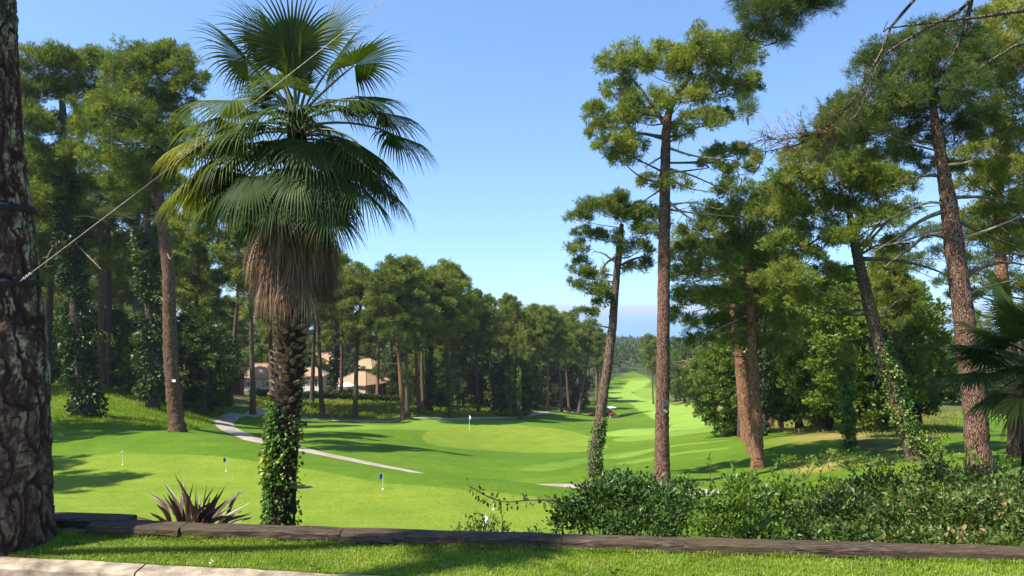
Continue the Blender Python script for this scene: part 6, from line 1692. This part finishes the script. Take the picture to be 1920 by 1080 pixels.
# dark box with a tilted metal plate fixed to the tall straight pine; small plate on the bank pine
c = P(1247, 757, 32.55)
bx_ = thing('nest_box', 'dark box with tilted grey flap on the tall straight pine trunk', 'box', c)
m_boxd = mat_plain('dark_painted_box', (0.045, 0.046, 0.055), .6, .3, .1, 8)
mb = MB(); box(mb, c + [.05, 0, .0], (.24, .20, .24)); mb.build('body', m_boxd, bx_)
mb = MB(); box(mb, c + [.05, .0, -.20], (.20, .16, .14)); mb.build('lower_body', m_seat, bx_)
mb = MB(); box(mb, c + [-.01, -.13, -.30], (.19, .02, .09), ry=math.radians(32)); mb.build('flap', mat_plain('grey_metal_plate', (0.30, 0.30, 0.29), .45, .4, .05, 8, metallic=.3), bx_)
c = P(326, 714, 45.55)
mb = MB(); box(mb, c, (.22, .03, .15)); box(mb, c + [0, .09, 0], (.05, .16, .05)); tag(mb.build('tree_plate', m_white), 'small white plate nailed to the bare brown pine on the bank', 'plate')

# small things on the lawn
m_petal = mat_plain('white_petal', (0.75, 0.74, 0.70), .8, .2, .05, 10)
for px, py, lab in ((401, 1056, 'fallen white petals on the lawn near the kerb'),):
    g = ray_ground(px, py, 3, 8); d = 1.6 * FPX / (py - 577); g = np.array([X_at(px, d), d, .026]); mb = MB()
    leaves(mb, g + rng.normal(size=(5, 3)) * [.012, .012, .003], rand_dir(5), .016, .8, .3, 0, None, 1.0); tag(mb.build('petals', m_petal), lab, 'petals')
mb = MB(); a = P(1120, 1013, 4.92); b = P(1137, 1029, 4.90)
n = 8; q_ = smooth_path([a, (a + b) / 2 + [.004, -.01, .004], b], n); tube(mb, q_, np.linspace(.004, .0015, n), 5)
tag(mb.build('dry_leaf', m_needle_dead), 'orange dry leaf blade leaning across the front of the sleepers', 'leaf')

# needle litter and small weeds on the lawn strip and the edging
rng = np.random.default_rng(1603)
n = 900
x = rng.uniform(-4, 4, n); t = rng.uniform(0, 1, n) ** .7; y = kerb_y(x) * (1 - t) + timber_y(x) * t
a = rng.uniform(0, 6.28, n); L_ = rng.uniform(.03, .075, n); z0 = rng.uniform(.012, .034, n)
p0 = np.stack([x, y, z0], -1); p1 = p0 + np.stack([np.cos(a) * L_, np.sin(a) * L_ * .8, rng.uniform(-.008, .010, n)], -1)
w = np.stack([-np.sin(a), np.cos(a), 0 * a], -1) * .0011
mb = MB(); mb.add(np.stack([p0 - w, p0 + w, p1 + w, p1 - w], 1).reshape(-1, 3), np.arange(4 * n).reshape(-1, 4), 0, np.repeat(rng.uniform(0, 1, n), 4))
n = 260; k_ = rng.integers(0, 2, n); x = rng.uniform(-3.4, 4, n)
y = np.where(k_ == 0, timber_y(x) + rng.uniform(.01, .14, n), kerb_y(x) - rng.uniform(.005, .12, n)); z0 = np.where(k_ == 0, .093, .0285)
a = rng.uniform(0, 6.28, n); L_ = rng.uniform(.02, .07, n)
p0 = np.stack([x, y, z0], -1); p1 = p0 + np.stack([np.cos(a) * L_, np.sin(a) * L_ * .5, 0 * a + .002], -1); w = np.stack([-np.sin(a), np.cos(a), 0 * a], -1) * .001
mb.add(np.stack([p0 - w, p0 + w, p1 + w, p1 - w], 1).reshape(-1, 3), np.arange(4 * n).reshape(-1, 4), 0, np.repeat(rng.uniform(0, 1, n), 4))
tag(mb.build('pine_litter', mat_leaf('fallen_pine_needle', [(0.0, (0.13, 0.065, 0.032)), (1.0, (0.38, 0.24, 0.12))], .1)), kind='stuff')
mb = MB()
for _ in range(70):
    x = rng.uniform(-3.6, 3.6); t = rng.uniform(.02, .98); y = kerb_y(x) * (1 - t) + timber_y(x) * t; k = rng.integers(4, 8); a = rng.uniform(0, 6.28, k)
    leaves(mb, np.repeat([[x, y, .016]], k, 0) + rng.normal(size=(k, 3)) * .006, np.stack([np.cos(a), np.sin(a), .45 + 0 * a], -1), .030, .6, .2, 0, rng.uniform(.2, .8, k), 1.2)
tag(mb.build('lawn_weeds', m_bramble), kind='stuff')
# longer grass round the trunk and along the edging
n = 9000; a = rng.uniform(0, 6.28, n); r = .335 + np.abs(rng.normal(size=n)) * .05
x1 = pts_fore[0] + r * np.cos(a); y1 = pts_fore[1] + r * np.sin(a)
x2 = rng.uniform(-3.1, 4.3, n); y2 = timber_y(x2) - np.abs(rng.normal(size=n)) * .018
k = vnoise(x2 * 4, y2 * 0, seed=77) > .45
x = np.concatenate([x1, x2[k]]); y = np.concatenate([y1, y2[k]]); k = (y > kerb_y(x)) & (y < timber_y(x) + .3); x, y = x[k], y[k]
mb = MB(); blade_mesh(mb, np.stack([x, y, 0 * x + .002], -1), rng.uniform(.025, .065, len(x)), rng.uniform(.0012, .0024, len(x)), rng.uniform(.2, 1.1, len(x)), rng.uniform(.1, .9, len(x)))
tag(mb.build('edge_grass', m_blade), kind='stuff')

# thin sea air over the whole place
m_haze = bpy.data.materials.new('haze'); m_haze.use_nodes = True
nt = m_haze.node_tree; nt.nodes.clear(); out = nt.nodes.new('ShaderNodeOutputMaterial')
pv = nt.nodes.new('ShaderNodeVolumePrincipled'); pv.inputs['Color'].default_value = (0.80, 0.90, 1.0, 1); pv.inputs['Density'].default_value = HAZE_D; pv.inputs['Anisotropy'].default_value = 0.2
nt.links.new(pv.outputs[0], out.inputs['Volume'])
mb = MB(); box(mb, (0, 0, (32 - 112) / 2), (66000, 66000, 144))
hz = tag(mb.build('haze', m_haze), kind='stuff')
